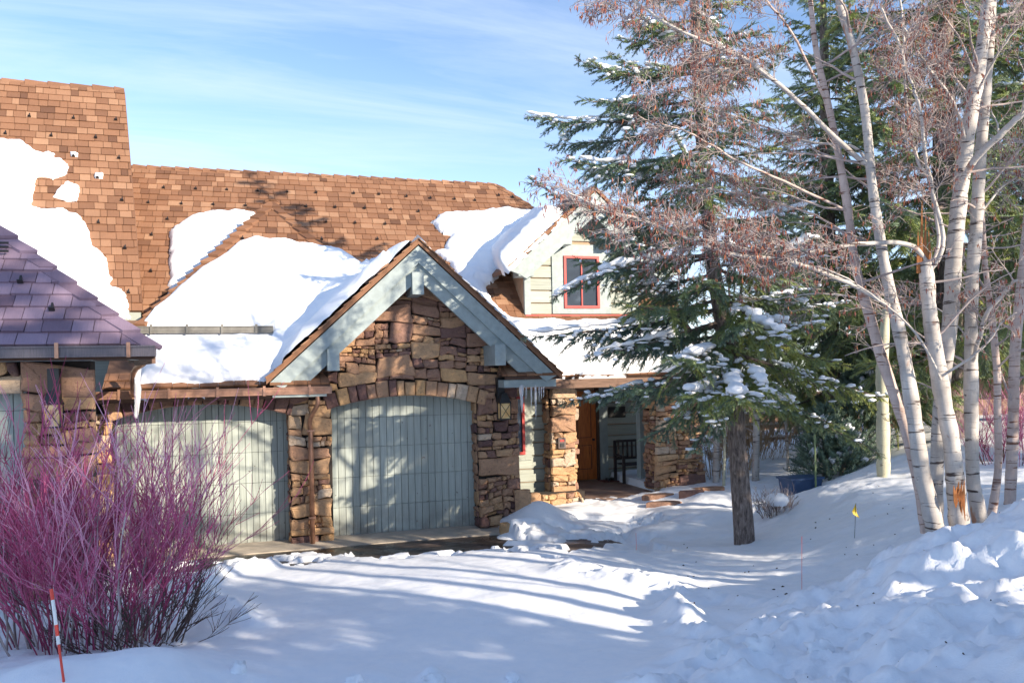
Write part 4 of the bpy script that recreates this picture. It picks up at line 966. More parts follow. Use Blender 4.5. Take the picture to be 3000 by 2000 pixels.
# walls
wlY = WY + .5; fw = Fr((0, wlY, 0), (1, 0, 0), (0, 0, 1)); gl0 = .2
wr = P(278, 1300, Y=wlY)[0]; wd = P(40, 1300, Y=wlY)[0]; wd2 = P(70, 1300, Y=wlY)[0]
mb = MB(); mb.box((wd2 + .03, wlY + .04, 0), (wr - .04, wlY + .35, zg - .03)); mb.box((x0, wlY + .04, 2.72), (wd2 + .03, wlY + .35, zg - .03)); mb.prism([(wr - .05, wlY + .35, 0), (wr - 1.2, wlY + 3.0, 0), (x0, wlY + 3.0, 0), (x0, wlY + .35, 0)], (0, 0, zg - .04)); ws = mb.build('stone_wall', 'mortar', wing)
stones(wing, ws, fw, [(wd2, gl0), (wr, gl0), (wr + .02, zg - .03), (wd2, zg - .03)], .42, (.05, .16), seed=41, tmean=.42)
stones(wing, ws, fw, [(x0 + 3.0, 2.70), (wd2 + .01, 2.70), (wd2 + .01, zg - .03), (x0 + 3.0, zg - .03)], .4, (.05, .16), seed=42, tmean=.4)
mb = MB(); mb.box((x0, wlY + .26, gl0), (wd2 + .1, wlY + .3, 2.75)); gd = mb.build('garage_door', 'black_metal', wing)
pw_ = .145; k = 0; x = wd2 - .01
while x > x0 + 3:
    z = gl0 + .1
    for zt in (.85, 1.4, 1.95, 2.5, 2.74):
        key = ('w', zt); b = MB(); b.box((x - pw_ + .004, wlY + .22, z), (x - .004, wlY + .259, zt - .006), tone=random.choice((.25, .5, .8))); b.build('plank', 'door_paint', gd); z = zt
    x -= pw_
lantern(160, 1215, wlY - .06, .85, wing, '')
# ------------------------------------------------------------------ snow lying on the roofs
roof_snow('roof_snow', 'big ragged snow field on the tall brown shingle roof at upper left', frTs, sn_t1, .22, .5, .06, .045, 3.2, 1)
roof_snow('roof_snow', 'small isolated snow island on the tall brown shingle roof', frTs, sn_t2, .12, .3, .04, .03, 4, 2)
for i, (x, y, r) in enumerate(((218, 456, 9), (290, 518, 9))):
    u, v = frTs.px(x, y); k = r / 150
    roof_snow('roof_snow', ('tiny snow tuft above an upper snow guard on the tall roof', 'lower tiny snow tuft caught on a snow guard of the tall roof')[i], frTs, [(u - k, v - k), (u + k, v - k), (u + k * 1.2, v + k), (u - k, v + k)], .08, .06, .02, .02, 6, 30 + i)
roof_snow('roof_snow', 'snow patch on the long brown roof just left of the hip ridge', frM, sn_left, .22, .4, .05, .05, 3.2, 3)
roof_snow('roof_snow', 'wide snow field on the long brown roof left of the dormer', frM, sn_right, .30, .6, .06, .05, 3.0, 4)
sn_dl = [(-3.4, .75), (-.10, -.10), (.03, -.06), (-.02, LD * .60), (-.25, LD * .68), (-.8, LD * .76), (-1.6, LD * .80), (-3.6, LD * .92)]
roof_snow('roof_snow', 'thick snow slab sliding off the left slope of the dormer roof', frDL, sn_dl, .34, .22, .03, .045, 3, 6, pow_=.45)
roof_snow('roof_snow', 'snow covering the low porch roof under the dormer', frM, [(p[0], p[1]) for p in sn_p], .22, .25, .03, .05, 2.5, 7)
sn_r = [frM.px(*p) for p in ((1872, 820), (1885, 828), (1900, 850), (1930, 862), (1958, 868), (1960, 880), (1905, 880), (1880, 858))]
roof_snow('roof_snow', 'small snow patch on the shingles at the right of the dormer', frM, sn_r, .10, .2, .02, .035, 4, 8)
# the deep drift over the garage: low roof, hip end and the left slope of the gable in one sheet
gx2 = np.arange(XL0 + .02, Ap[0] + .35, .05); gy2 = np.arange(13.60, 18.1, .05); SX, SY = np.meshgrid(gx2, gy2)
zLp = frL.O[2] + (SY - 13.85) * math.tan(pL); zHp = frH.O[2] + (SY - frH.O[1]); zG = np.where(SY > 13.66, Ap[2] - np.abs(SX - Ap[0]) * SL, -5)
zH2 = np.where(SY > 15.05, zHp, -5)
def smax(a, b, k=.18): h = np.clip(.5 + .5 * (a - b) / k, 0, 1); return b * (1 - h) + a * h + k * h * (1 - h)
roofz = smax(smax(np.where(SY > 13.6, zLp, -5), zH2, .12), zG, .30)
hy = np.array([frH.w(u, v)[1] for u, v in hs]) - .26; hxx = np.array([frH.w(u, v)[0] for u, v in hs])
top_y = np.interp(SX, hxx, hy)
on_gable = SX > Ap[0] - 2.3
rg = .05 * fbm(SX, SY, 3, 5, 77, .6)
left_edge = SX - (P(412, 1050, Y=14.4)[0] + (SY - 14) * -.10)
d = np.minimum(np.minimum(top_y - SY, SY - (13.93 + .06 * fbm(SX, SY * 0, 2.3, 4, 5))), left_edge) + rg
# over the gable's left slope the snow reaches the rake and the ridge
dg = np.minimum(np.minimum(SY - 13.67, (Ap[0] - .10 - SX) * 1.0 ), 17.2 - SY)
dgf = np.minimum(SX - (Lx + .25), dg) + rg * .4
ongz = (zG > smax(zLp, zH2) - .25)
d = np.where(ongz & (SX < Ap[0] + .1) & (SX > Lx + .2), np.maximum(dgf, np.where(SX < Ap[0] - 1.6, np.minimum(d, SY - 13.67), -1)), d)
# bare strip with the upper gutter
strip = (SX < P(790, 950, Y=15.1)[0] + .5) & (np.abs(SY - 15.0) < .09)
fade = np.clip((P(800, 950, Y=15.1)[0] - SX) / .5 , -1, 1)
d = np.where(strip | (SX < P(790, 950, Y=15.1)[0] + .5), np.minimum(d, (np.abs(SY - 15.0) - .05) * 1.0 + np.clip(-fade, 0, 1) * .6 + np.where(fade < 0, .1, 0)), d)
tk = .30 * np.clip(d / .34, 0, 1) ** .5 * (1 + .4 * fbm(SX, SY, .8, 3, 90)) + .03 * fbm(SX, SY, 4.5, 4, 91) + .06 * fbm(SX * 1.5, SY * .6, 1.6, 3, 93)
tk = tk * np.where(SX > Ap[0] - .5, .8, 1)
SZ = roofz + np.where(d > 0, tk, np.maximum(d * 3, -.25))
grid_mesh('roof_snow', SX, SY, SZ, d > -.07, 'snow', label='deep snow drift over the garage roofs running up to the gable ridge', category='snow patch')
roof_snow('roof_snow', 'thin snow strip along the right rake of the garage gable', Fr((Rp[0], 13.66, rake(Rp[0]) + .03), (0, 1, 0), (Ap[0] - Rp[0], 0, Ap[2] - rake(Rp[0]))), [(.12, .1), (2.2, .1), (2.2, 3.0), (.12, 2.4)], .06, .1, .06, .05, 4, 12)

# ------------------------------------------------------------------ icicles
def icicle(px, py, L, r, Y, lab, grp='icicles under the small return roof'):
    p = P(px, py, Y=Y); n = 7; pts = [(p[0] + random.uniform(-.004, .004), p[1], p[2] - L * i / n) for i in range(n + 1)]
    mb = MB(); mb.tube(pts, [r * (1 - i / n) ** .7 * random.uniform(.85, 1.15) + .002 for i in range(n + 1)], 7)
    mb.build('icicle', 'ice', None, True, label=lab, category='icicle', group=grp)
for i, (x, L, r) in enumerate(((1528, .50, .045), (1541, .26, .015), (1556, .40, .02), (1568, .62, .022), (1579, .30, .012), (1586, .25, .012), (1592, .22, .012))):
    icicle(x, 1127, L, r, 13.75, ('thickest icicle at the left end of the row beside the garage pier', 'short thin icicle next to the thickest one', 'third icicle from the garage pier under the return roof', 'longest icicle in the middle of the row under the return roof',
           'thin icicle just right of the longest one', 'second last icicle at the right end of the row', 'last small icicle at the right end of the row')[i])
mb = MB(); q = [P(x, y, Y=13.35) for x, y in ((408, 1062), (402, 1100), (404, 1150), (400, 1200), (398, 1225))]; mb.tube(smooth_path(q, 10), [.05, .045, .05, .04, .05, .045, .04, .035, .03, .02], 8)
mb.build('icicle', 'ice', None, True, label='tall ice column hanging from the gutter corner by the copper downspout', category='icicle')

# ------------------------------------------------------------------ conifers
NT = 20
def _twig():
    V, T = [], []
    for i in range(NT):
        a = i * 2.39996; z = .02 + .95 * (i / NT); ra = np.array([math.cos(a), math.sin(a), 0]); ta = np.array([-math.sin(a), math.cos(a), 0])
        b = np.array([0, 0, z]); tip = b + ra * .23 + np.array([0, 0, .16]); w = .055
        V += [b - ta * w, b + ta * w, tip]; T.append((3 * i, 3 * i + 1, 3 * i + 2))
    return np.array(V), np.array(T)
TV, TT = _twig()
def expand(org, dr, ln, tn):
    org = np.array(org); dr = np.array(dr); ln = np.array(ln); tn = np.array(tn); n = len(org)
    dr = dr / np.linalg.norm(dr, axis=1, keepdims=True)
    ref = rng.normal(size=(n, 3)); x = np.cross(dr, ref); x /= np.linalg.norm(x, axis=1, keepdims=True); y = np.cross(dr, x)
    F = np.stack([x, y, dr], 1)                                # n,3,3 rows
    V = np.einsum('vk,nkj->nvj', TV, F) * ln[:, None, None] + org[:, None, :]
    T = TT[None] + (np.arange(n) * len(TV))[:, None, None]
    t = np.repeat(tn, len(TV)) + np.tile(np.where(np.arange(len(TV)) % 3 == 2, .10, -.05), n)
    return V.reshape(-1, 3), T.reshape(-1, 3), np.clip(t, 0, 1)
def limb(mb, a, b, rr, droop=.25, dens=1.0, tone=.35, wid=.27, bare_=.12, tipup=.1, tw=.13):
    a = np.array(a, float); b = np.array(b, float); L = np.linalg.norm(b - a); n = 14
    t = np.linspace(0, 1, n)[:, None]
    pts = a + (b - a) * t; pts[:, 2] += (-droop * np.sin(np.pi * t[:, 0]) * .5 + tipup * t[:, 0] ** 3 * .5 - .0) * L * .3
    pts += np.cumsum(rr.normal(0, .006 * L, (n, 3)), 0) * np.linspace(0, 1, n)[:, None] ** .5
    mb.tube(pts, np.linspace(max(.014 * L, .008), .004, n), 5, mi=1)
    O, Dd, Ln, Tn = [], [], [], []
    s = bare_; side = 1
    step = .115 / L / dens
    f = (b - a) / L
    while s < 1.0:
        i = min(int(s * (n - 1)), n - 2); fr_ = s * (n - 1) - i; p = pts[i] * (1 - fr_) + pts[i + 1] * fr_
        d = pts[i + 1] - pts[i]; d /= np.linalg.norm(d)
        sd = np.cross(d, (0, 0, 1.)); sd /= max(np.linalg.norm(sd), 1e-6)
        for side in (-1, 1):
            bl = L * wid * (math.sin(min(s * 1.15, 1) * math.pi) ** .6 * .85 + .18) * rr.uniform(.6, 1.15) * (1.0 if s < .85 else .7)
            bl = max(bl, .12)
            dd = sd * side * rr.uniform(.6, 1.0) + d * rr.uniform(.6, 1.0) + np.array([0, 0, rr.uniform(-.75, .15)]); dd /= np.linalg.norm(dd)
            m_ = max(2, int(bl / .075)); q = p.copy(); sag = rr.uniform(.03, .14)
            bt = tone + rr.normal(0, .12)
            st = bl / m_
            q0 = q.copy()
            for j in range(m_):
                O.append(q.copy()); Dd.append(dd.copy()); Ln.append(st * 1.6); Tn.append(bt + rr.normal(0, .06))
                if j > 0:
                    for sg_ in (-1, 1):
                        if rr.random() < .8:
                            e = np.cross(dd, (0, 0, 1.)); e = dd * .8 + e * sg_ * .75 + np.array([0, 0, rr.uniform(-.35, .15)])
                            O.append(q.copy()); Dd.append(e); Ln.append(tw * rr.uniform(.6, 1.15) * (1.1 - .4 * j / m_)); Tn.append(bt + rr.normal(0, .08))
                q = q + dd * st; dd = dd + np.array([0, 0, -sag]); dd /= np.linalg.norm(dd)
            mb.tube([q0, q], [.006, .003], 3, mi=1, cap=False)
        O.append(p.copy()); Dd.append(d + np.array([0, 0, .3])); Ln.append(tw); Tn.append(tone + rr.normal(0, .1))
        s += step * rr.uniform(.8, 1.2)
    V, T, tt = expand(O, Dd, Ln, Tn); mb.add(V, (), T, tone=tt)
    global LASTO; LASTO = np.array(O)
    return pts
def snow_loaf(mb, pts, s0, s1, w, rr, h=.55):
    n = len(pts); m_ = max(6, int((s1 - s0) * 36)); t = np.linspace(s0, s1, m_) * (n - 1); i = np.clip(t.astype(int), 0, n - 2); f = (t - i)[:, None]
    p = pts[i] * (1 - f) + pts[i + 1] * f; w = w * 1.0; p[:, 2] += .045 + w * .7
    k = 10; r = w * (.65 + .5 * np.abs(fbm(t * 1.7, t * 0 + rr.uniform(0, 99), 1, 3, 3)) * 2); r *= np.clip(np.minimum(np.arange(m_), np.arange(m_)[::-1]) / 1.5, .25, 1) ** .6
    r = r * (1 + .35 * np.sin(np.arange(m_) * 1.9 + rr.uniform(0, 6)));
    V, Q, T = tube(p, r, k); c = np.repeat(p, k, 0); dv = V - c; dv[:, 2] *= h; V = c + dv * (1 + .8 * fbm(V[:, 0] + V[:, 1], V[:, 2] + V[:, 1] * .7, 9, 3, 8)[:, None])
    capA = [(0, k - 1 - x, k - 2 - x) for x in range(k - 2)]
    mb.add(V, Q, list(T) + capA)
def crumbs(mb, O, off, rr, k, s0=.25):
    # small pads of snow caught on the side twigs
    n = len(O); kk, L_ = 7, 5; base = []
    for l in range(L_):
        ph = math.pi * (l + .5) / L_
        for j in range(kk): t = 2 * math.pi * j / kk; base.append((math.sin(ph) * math.cos(t), math.sin(ph) * math.sin(t), math.cos(ph)))
    base = np.array(base); Q = [(l * kk + j, (l + 1) * kk + j, (l + 1) * kk + (j + 1) % kk, l * kk + (j + 1) % kk) for l in range(L_ - 1) for j in range(kk)]
    T = [(0, j, j + 1) for j in range(1, kk - 1)] + [((L_ - 1) * kk, (L_ - 1) * kk + j + 1, (L_ - 1) * kk + j) for j in range(1, kk - 1)]
    for i in rr.integers(int(n * s0), n, k):
        s = np.array([rr.uniform(.02, .10), rr.uniform(.02, .05), rr.uniform(.012, .03)]); a = rr.uniform(0, 3.14)
        V = base * s * (1 + .35 * rr.normal(size=(len(base), 1)) * .5); V = np.stack([V[:, 0] * math.cos(a) - V[:, 1] * math.sin(a), V[:, 0] * math.sin(a) + V[:, 1] * math.cos(a), V[:, 2]], 1)
        mb.add(V + O[i] + off + np.array([0, 0, .045]), Q, T)
def spruce(label, base_pts, rads, limbs, rnd, seed, group=None, snowf=.3, name='spruce_tree'):
    rr = np.random.default_rng(seed); root = thing(name, label, 'tree', group, loc=tuple(base_pts[0]))
    o0 = np.array(base_pts[0]); bp_ = np.array(base_pts) - o0
    tp = smooth_path(bp_, 30); tr_ = np.interp(np.linspace(0, 1, 30), np.linspace(0, 1, len(rads)), rads)
    mb = MB(); mb.tube(tp, tr_, 14); V = mb.v[0]; V += .012 * fbm(V[:, 0] * 3 + V[:, 1] * 3, V[:, 2], 4, 3, seed)[:, None] * (V - np.repeat(tp, 14, 0)) / .1
    mb.build('trunk', 'spruce_bark', root, True)
    smb = MB()
    for a, b, kw in limbs:
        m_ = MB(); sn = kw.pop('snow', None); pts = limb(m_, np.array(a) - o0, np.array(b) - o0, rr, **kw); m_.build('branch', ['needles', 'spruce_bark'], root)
        if sn:
            for s0, s1, w in sn: snow_loaf(smb, pts + o0, max(s0 - .08, .1), min(s1 + .06, 1), w * .85, rr)
            crumbs(smb, LASTO, o0, rr, 46)
        else: crumbs(smb, LASTO, o0, rr, 10)
    z0, z1, Lb, cnt, kw0 = rnd
    H = tp[-1][2]; az = rr.uniform(0, 6.28)
    for i in range(cnt):
        u = (i + rr.uniform(0, 1)) / cnt; z = z0 + (z1 - z0) * u; az += 2.399 + rr.normal(0, .3)
        if kw0.get('sector') and rr.random() < .0: pass
        c = np.array([np.interp(z, tp[:, 2], tp[:, k]) for k in range(3)])
        L = max(.3, Lb * (1 - (z / H)) ** .8 * rr.uniform(.65, 1.1)); el = -.10 + .35 * u + rr.normal(0, .08)
        d = np.array([math.cos(az) * math.cos(el), math.sin(az) * math.cos(el), math.sin(el)])
        m_ = MB(); pts = limb(m_, c, c + d * L, rr, droop=.35, dens=kw0['dens'], tone=kw0['tone'], tw=kw0.get('tw', .14), tipup=.4, wid=kw0.get('wid', .27)); m_.build('branch', ['needles', 'spruce_bark'], root)
        if rr.random() < snowf:
            s0 = rr.uniform(.25, .6); snow_loaf(smb, pts + o0, s0, min(s0 + rr.uniform(.15, .5), .97), rr.uniform(.03, .065), rr); crumbs(smb, LASTO, o0, rr, 26)
    smb.build('branch_snow', 'snow', None, True, kind='stuff', label='clumps of snow lying on the boughs of the ' + label[:60].split(' with')[0], category='snow')
    return root
DA = 12.6
tA = [P(x, y, D=DA) for x, y in ((2182, 1625), (2176, 1500), (2160, 1300), (2148, 1120), (2118, 950), (2088, 770), (2068, 550), (2048, 300), (2034, 0), (2024, -350), (2020, -640))]
def A_at(py): ys = [1625, 1500, 1300, 1120, 950, 770, 550, 300, 0, -350, -640]; xs = [2182, 2176, 2160, 2148, 2118, 2088, 2068, 2048, 2034, 2024, 2020]; return P(float(np.interp(-py, [-y for y in ys], xs)), py, D=DA)
LA = []
def la(ay, tx, ty, tD, snow=None, **kw): LA.append((A_at(ay), P(tx, ty, D=tD), dict(snow=snow, **kw)))  # tone colours the left boughs as shaded, front and right ones as sunlit
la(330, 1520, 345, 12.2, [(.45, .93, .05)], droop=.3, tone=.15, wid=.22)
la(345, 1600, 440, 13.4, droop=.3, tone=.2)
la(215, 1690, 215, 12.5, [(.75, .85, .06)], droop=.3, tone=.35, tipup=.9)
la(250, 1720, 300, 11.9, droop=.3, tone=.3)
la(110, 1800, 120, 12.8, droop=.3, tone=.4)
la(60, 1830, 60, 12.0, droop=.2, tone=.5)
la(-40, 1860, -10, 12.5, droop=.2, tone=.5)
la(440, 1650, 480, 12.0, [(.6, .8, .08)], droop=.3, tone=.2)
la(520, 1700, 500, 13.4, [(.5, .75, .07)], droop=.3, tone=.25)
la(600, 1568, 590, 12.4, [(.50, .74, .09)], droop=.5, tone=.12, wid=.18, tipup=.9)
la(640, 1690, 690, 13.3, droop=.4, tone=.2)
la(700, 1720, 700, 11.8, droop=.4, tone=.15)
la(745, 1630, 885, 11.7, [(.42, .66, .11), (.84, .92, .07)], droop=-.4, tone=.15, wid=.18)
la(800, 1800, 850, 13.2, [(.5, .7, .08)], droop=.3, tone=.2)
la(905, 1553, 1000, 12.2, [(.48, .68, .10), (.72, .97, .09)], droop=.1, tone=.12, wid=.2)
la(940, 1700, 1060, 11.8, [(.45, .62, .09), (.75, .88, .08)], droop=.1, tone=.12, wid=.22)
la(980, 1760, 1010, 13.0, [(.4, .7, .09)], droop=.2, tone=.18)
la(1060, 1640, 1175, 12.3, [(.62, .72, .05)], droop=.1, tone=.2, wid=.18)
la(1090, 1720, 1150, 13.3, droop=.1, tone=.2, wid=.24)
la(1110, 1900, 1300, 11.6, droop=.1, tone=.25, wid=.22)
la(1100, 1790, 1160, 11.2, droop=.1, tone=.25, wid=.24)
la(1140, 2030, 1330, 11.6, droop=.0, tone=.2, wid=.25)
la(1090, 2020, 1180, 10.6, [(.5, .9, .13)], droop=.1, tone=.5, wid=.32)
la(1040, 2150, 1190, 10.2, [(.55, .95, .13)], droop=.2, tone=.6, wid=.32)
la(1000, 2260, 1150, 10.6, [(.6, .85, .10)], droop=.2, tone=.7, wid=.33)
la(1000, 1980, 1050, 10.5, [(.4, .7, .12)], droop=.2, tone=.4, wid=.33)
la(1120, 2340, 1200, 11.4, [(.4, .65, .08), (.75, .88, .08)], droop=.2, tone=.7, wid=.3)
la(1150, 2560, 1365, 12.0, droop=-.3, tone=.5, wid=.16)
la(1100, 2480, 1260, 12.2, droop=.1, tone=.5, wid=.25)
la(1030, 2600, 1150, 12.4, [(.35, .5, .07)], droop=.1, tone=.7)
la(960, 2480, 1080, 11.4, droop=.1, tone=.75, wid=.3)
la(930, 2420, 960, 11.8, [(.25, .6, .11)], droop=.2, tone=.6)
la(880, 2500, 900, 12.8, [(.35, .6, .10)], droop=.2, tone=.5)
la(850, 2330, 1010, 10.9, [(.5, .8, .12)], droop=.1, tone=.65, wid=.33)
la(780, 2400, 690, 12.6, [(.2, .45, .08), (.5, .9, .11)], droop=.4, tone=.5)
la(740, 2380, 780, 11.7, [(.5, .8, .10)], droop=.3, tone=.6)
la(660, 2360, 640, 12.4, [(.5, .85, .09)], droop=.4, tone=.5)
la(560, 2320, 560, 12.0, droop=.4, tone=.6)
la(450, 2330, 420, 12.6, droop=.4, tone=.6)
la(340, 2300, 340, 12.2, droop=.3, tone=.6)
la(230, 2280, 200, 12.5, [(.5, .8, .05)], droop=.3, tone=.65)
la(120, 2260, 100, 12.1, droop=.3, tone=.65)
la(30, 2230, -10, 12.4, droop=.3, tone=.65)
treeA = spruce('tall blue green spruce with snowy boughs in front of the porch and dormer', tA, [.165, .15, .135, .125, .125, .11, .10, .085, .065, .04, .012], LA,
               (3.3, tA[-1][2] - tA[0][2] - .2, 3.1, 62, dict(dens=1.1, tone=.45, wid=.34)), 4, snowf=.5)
def straight(px, py, D, H, lean=0):
    b = P(px, py, D=D); b[2] = gz(b[0], b[1]) - .15; return [b, b + np.array([lean * .3, 0, H * .35]), b + np.array([lean * .7, 0, H * .7]), b + np.array([lean, 0, H])]
tB = straight(2790, 1430, 17.0, 17)
treeB = spruce('dense dark green spruce with reddish trunk behind the white birches', tB, [.30, .24, .14, .02], [], (1.9, 16.6, 4.6, 120, dict(dens=.85, tone=.5, wid=.34, tw=.19)), 9, snowf=.12)
def copy_tree(root, loc, rz, s, label, group=None):
    r = root.copy(); COL.objects.link(r); r.location = loc; r.rotation_euler = (0, 0, rz); r.scale = (s, s, s); r['label'] = label
    if group: r['group'] = group
    for ch in list(root.children):
        c = ch.copy(); COL.objects.link(c); c.parent = r
    return r
def place(px, py, D): p = P(px, py, D=D); return (p[0], p[1], gz(p[0], p[1]) - .15)
copy_tree(treeB, place(3130, 1430, 19.0), 2.1, 1.0, 'dark green spruce at the right edge behind the birches')
copy_tree(treeB, place(2440, 1380, 18.5), 4.0, .74, 'smaller spruce further back between the tall spruce and the birches')
for i, (x, y, s, rz) in enumerate(((8.0, -5.4, .88, .3), (5.6, -5.6, .88, 1.7), (7.4, -.4, .28, 2.2), (17.5, 3.0, .5, 1.2), (13.3, 1.6, .72, .9), (7.2, -2.6, .47, 5.0), (7.9, -1.1, .33, 2.9))):
    copy_tree(treeB, (x, y, gz(x, y) - .1), rz, s, ('spruce behind the camera beside the street, nearest the drive', 'spruce behind the camera, second from the drive', 'small young spruce beside the ploughed bank, right of the view', 'spruce on the slope right of the view', 'tall spruce just outside the right edge of the view', 'half grown spruce behind the camera on the right', 'second small young spruce beside the ploughed bank, right of the view')[i])

# ------------------------------------------------------------------ birches
def wander(p, d, L, r, rr, n=7, wob=.10, grav=-.02):
    pts = [np.array(p, float)]; d = np.array(d, float); d /= np.linalg.norm(d)
    for i in range(n):
        d = d + rr.normal(0, wob, 3) + np.array([0, 0, grav]); d /= np.linalg.norm(d); pts.append(pts[-1] + d * L / n)
    return np.array(pts), d
def catkins(mb, p, rr, k):
    for _ in range(k):
        q = p + rr.normal(0, .007, 3); L = rr.uniform(.03, .07); w = rr.uniform(.0035, .006); t = float(np.clip(rr.normal(.5, .3), 0, 1)); dx = rr.normal(0, .008, 2)
        V = [q, q + (w, 0, -L * .4), q + (-w * .5, w, -L * .4), q + (-w * .5, -w, -L * .4), q + (dx[0], dx[1], -L)]
        mb.add(V, (), [(0, 1, 2), (0, 2, 3), (0, 3, 1), (4, 2, 1), (4, 3, 2), (4, 1, 3)], tone=t)
def twigs(mb, cmb, pts, r0, rr, lev, Lsub, dens, ck=.6, out=None):
    n = len(pts)
    seg = np.linalg.norm(np.diff(pts, axis=0), axis=1).sum(); cnt = max(1, int(seg * dens))
    for _ in range(cnt):
        s = rr.uniform(.15, 1) * (n - 1); i = min(int(s), n - 2); p = pts[i] + (pts[i + 1] - pts[i]) * (s - i); d = pts[i + 1] - pts[i]; d /= np.linalg.norm(d)
        v = rr.normal(size=3); v[2] = v[2] * .6 + .1; v -= d * np.dot(v, d); v /= np.linalg.norm(v)
        L = Lsub * rr.uniform(.5, 1.2) * (1.1 - .5 * s / n); r = max(r0 * .45, .0028)
        q, _d = wander(p, d * .8 + v * .75, L, r, rr, 5, .13, -.035 if lev > 1 else -.01)
        mb.tube(q, np.linspace(r, max(r * .35, .0018), len(q)), 3 if lev > 0 else 4, cap=False, mi=1 if r < .012 else 0)
        if lev < 2: twigs(mb, cmb, q, r, rr, lev + 1, Lsub * .5, dens * 1.8, ck)
        elif rr.random() < ck: catkins(cmb, q[-1], rr, rr.integers(1, 4))
def pxpath(L, D): return [P(a[0], a[1], D=(a[2] if len(a) > 2 else D)) for a in L]
def birch(label, path, D, w, limbs, auto, seed, mat='birch_bark', ck=.6, group='birch stems of the clump at the right', name='birch_tree', broken=False):
    w = [q_ * .76 for q_ in w]; limbs = [(a_, (b_[0] * .62, b_[1] * .75), (c_[0], c_[1] * 1.6)) for a_, b_, c_ in limbs]; ck = ck * .8
    rr = np.random.default_rng(seed); pts = pxpath(path, D)
    b = pts[0].copy(); root = thing(name, label, 'tree', group, loc=tuple(b)); o = b
    n = max(24, len(pts) * 5); sp = smooth_path(pts, n) - o; Dm = D
    ws = np.interp(np.linspace(0, 1, n), np.linspace(0, 1, len(w)), w) / FP * Dm / 2
    ws = ws * (1 + .05 * rr.normal(size=n) * np.linspace(.6, 1, n))
    mb = MB(); mb.tube(sp, ws, 12); mb.build('trunk', mat, root, True)
    cm = MB()
    for lp, lw, sub in limbs:
        m_ = MB(); q = smooth_path(np.array(pxpath(lp, D)) - o, 5 * len(lp)); q += np.cumsum(rr.normal(0, .010, q.shape), 0) * np.linspace(.2, 1, len(q))[:, None]
        r = np.linspace(lw[0], lw[1], len(q)) / FP * Dm / 2; m_.tube(q, r, 7)
        twigs(m_, cm, q[len(q) // 5:], lw[1] / FP * Dm / 2 + .003, rr, 0, sub[0], sub[1], ck); m_.build('branch', [mat, 'twig_grey'], root, True)
    cnt, s0, s1, Ls, dens = auto
    for i in range(cnt):
        s = rr.uniform(s0, s1) * (n - 1); k = min(int(s), n - 2); p = sp[k]; az = rr.uniform(0, 6.28); el = rr.uniform(.1, .9)
        d = np.array([math.cos(az), math.sin(az), el]); L = Ls * rr.uniform(.5, 1.2); q, _ = wander(p, d, L, 0, rr, 8, .09, -.01); r = min(ws[k] * .45, .016)
        m_ = MB(); m_.tube(q, np.linspace(r, .004, len(q)), 5, mi=1); twigs(m_, cm, q, .006, rr, 0, L * .42, dens, ck); m_.build('branch', [mat, 'twig_grey'], root, True)
    cm.build('catkins', 'catkin', root, kind='stuff')
    return root
DB = 8.6
birch('pinkish barked birch stem leaning left, leftmost of the clump', [(2712, 1560), (2695, 1430), (2670, 1320), (2645, 1227), (2584, 1051), (2546, 920), (2515, 813), (2500, 740), (2476, 561), (2437, 357), (2393, 159), (2374, 0), (2350, -250), (2340, -500)], 8.7,
      [40, 42, 44, 44, 42, 38, 34, 32, 30, 26, 22, 18, 12, 6],
      [([(2488, 620, 8.7), (2297, 530, 8.3), (2138, 446, 8.0), (2042, 370, 7.8), (1960, 330, 7.7)], (14, 4), (.55, 6)), ([(2495, 700, 8.7), (2400, 640, 9.2), (2250, 590, 9.6), (2080, 560, 9.9), (1900, 560, 10.1)], (12, 4), (.6, 6)),
       ([(2420, 300, 8.7), (2330, 120, 8.4), (2240, 0, 8.2), (2180, -100, 8.0)], (14, 5), (.6, 6))], (8, .45, .95, 1.2, 5), 101, 'pink_birch_bark')
birch('white birch stem curving up to the left, second from the left of the clump', [(2752, 1640), (2745, 1580), (2725, 1480), (2703, 1395), (2684, 1265), (2657, 1089), (2630, 951), (2600, 821), (2573, 668), (2555, 540), (2533, 319), (2495, 128), (2457, 0), (2420, -250), (2400, -500)], 8.5,
      [76, 72, 66, 60, 56, 52, 46, 42, 38, 36, 34, 30, 26, 18, 8],
      [([(2610, 899, 8.5), (2495, 835, 8.2), (2329, 772, 7.9), (2138, 740, 7.7), (1946, 663, 7.6), (1787, 612, 7.5), (1700, 560, 7.5)], (24, 4), (.55, 7)),
       ([(2540, 480, 8.5), (2476, 427, 8.4), (2329, 293, 8.2), (2189, 185, 8.0), (2074, 140, 7.9), (1946, 83, 7.8), (1806, 6, 7.7), (1700, -70, 7.7)], (26, 6), (.6, 7)),
       ([(2560, 600, 8.5), (2520, 440, 8.9), (2361, 408, 9.2), (2202, 357, 9.5), (2040, 300, 9.7), (1880, 230, 9.9)], (16, 4), (.6, 6)),
       ([(2500, 150, 8.5), (2560, 20, 8.3), (2600, -100, 8.1)], (14, 6), (.5, 6)), ([(2630, 930, 8.5), (2520, 880, 8.8), (2380, 870, 9.0), (2240, 890, 9.2)], (10, 3), (.5, 5))], (8, .4, .95, 1.3, 5), 102)
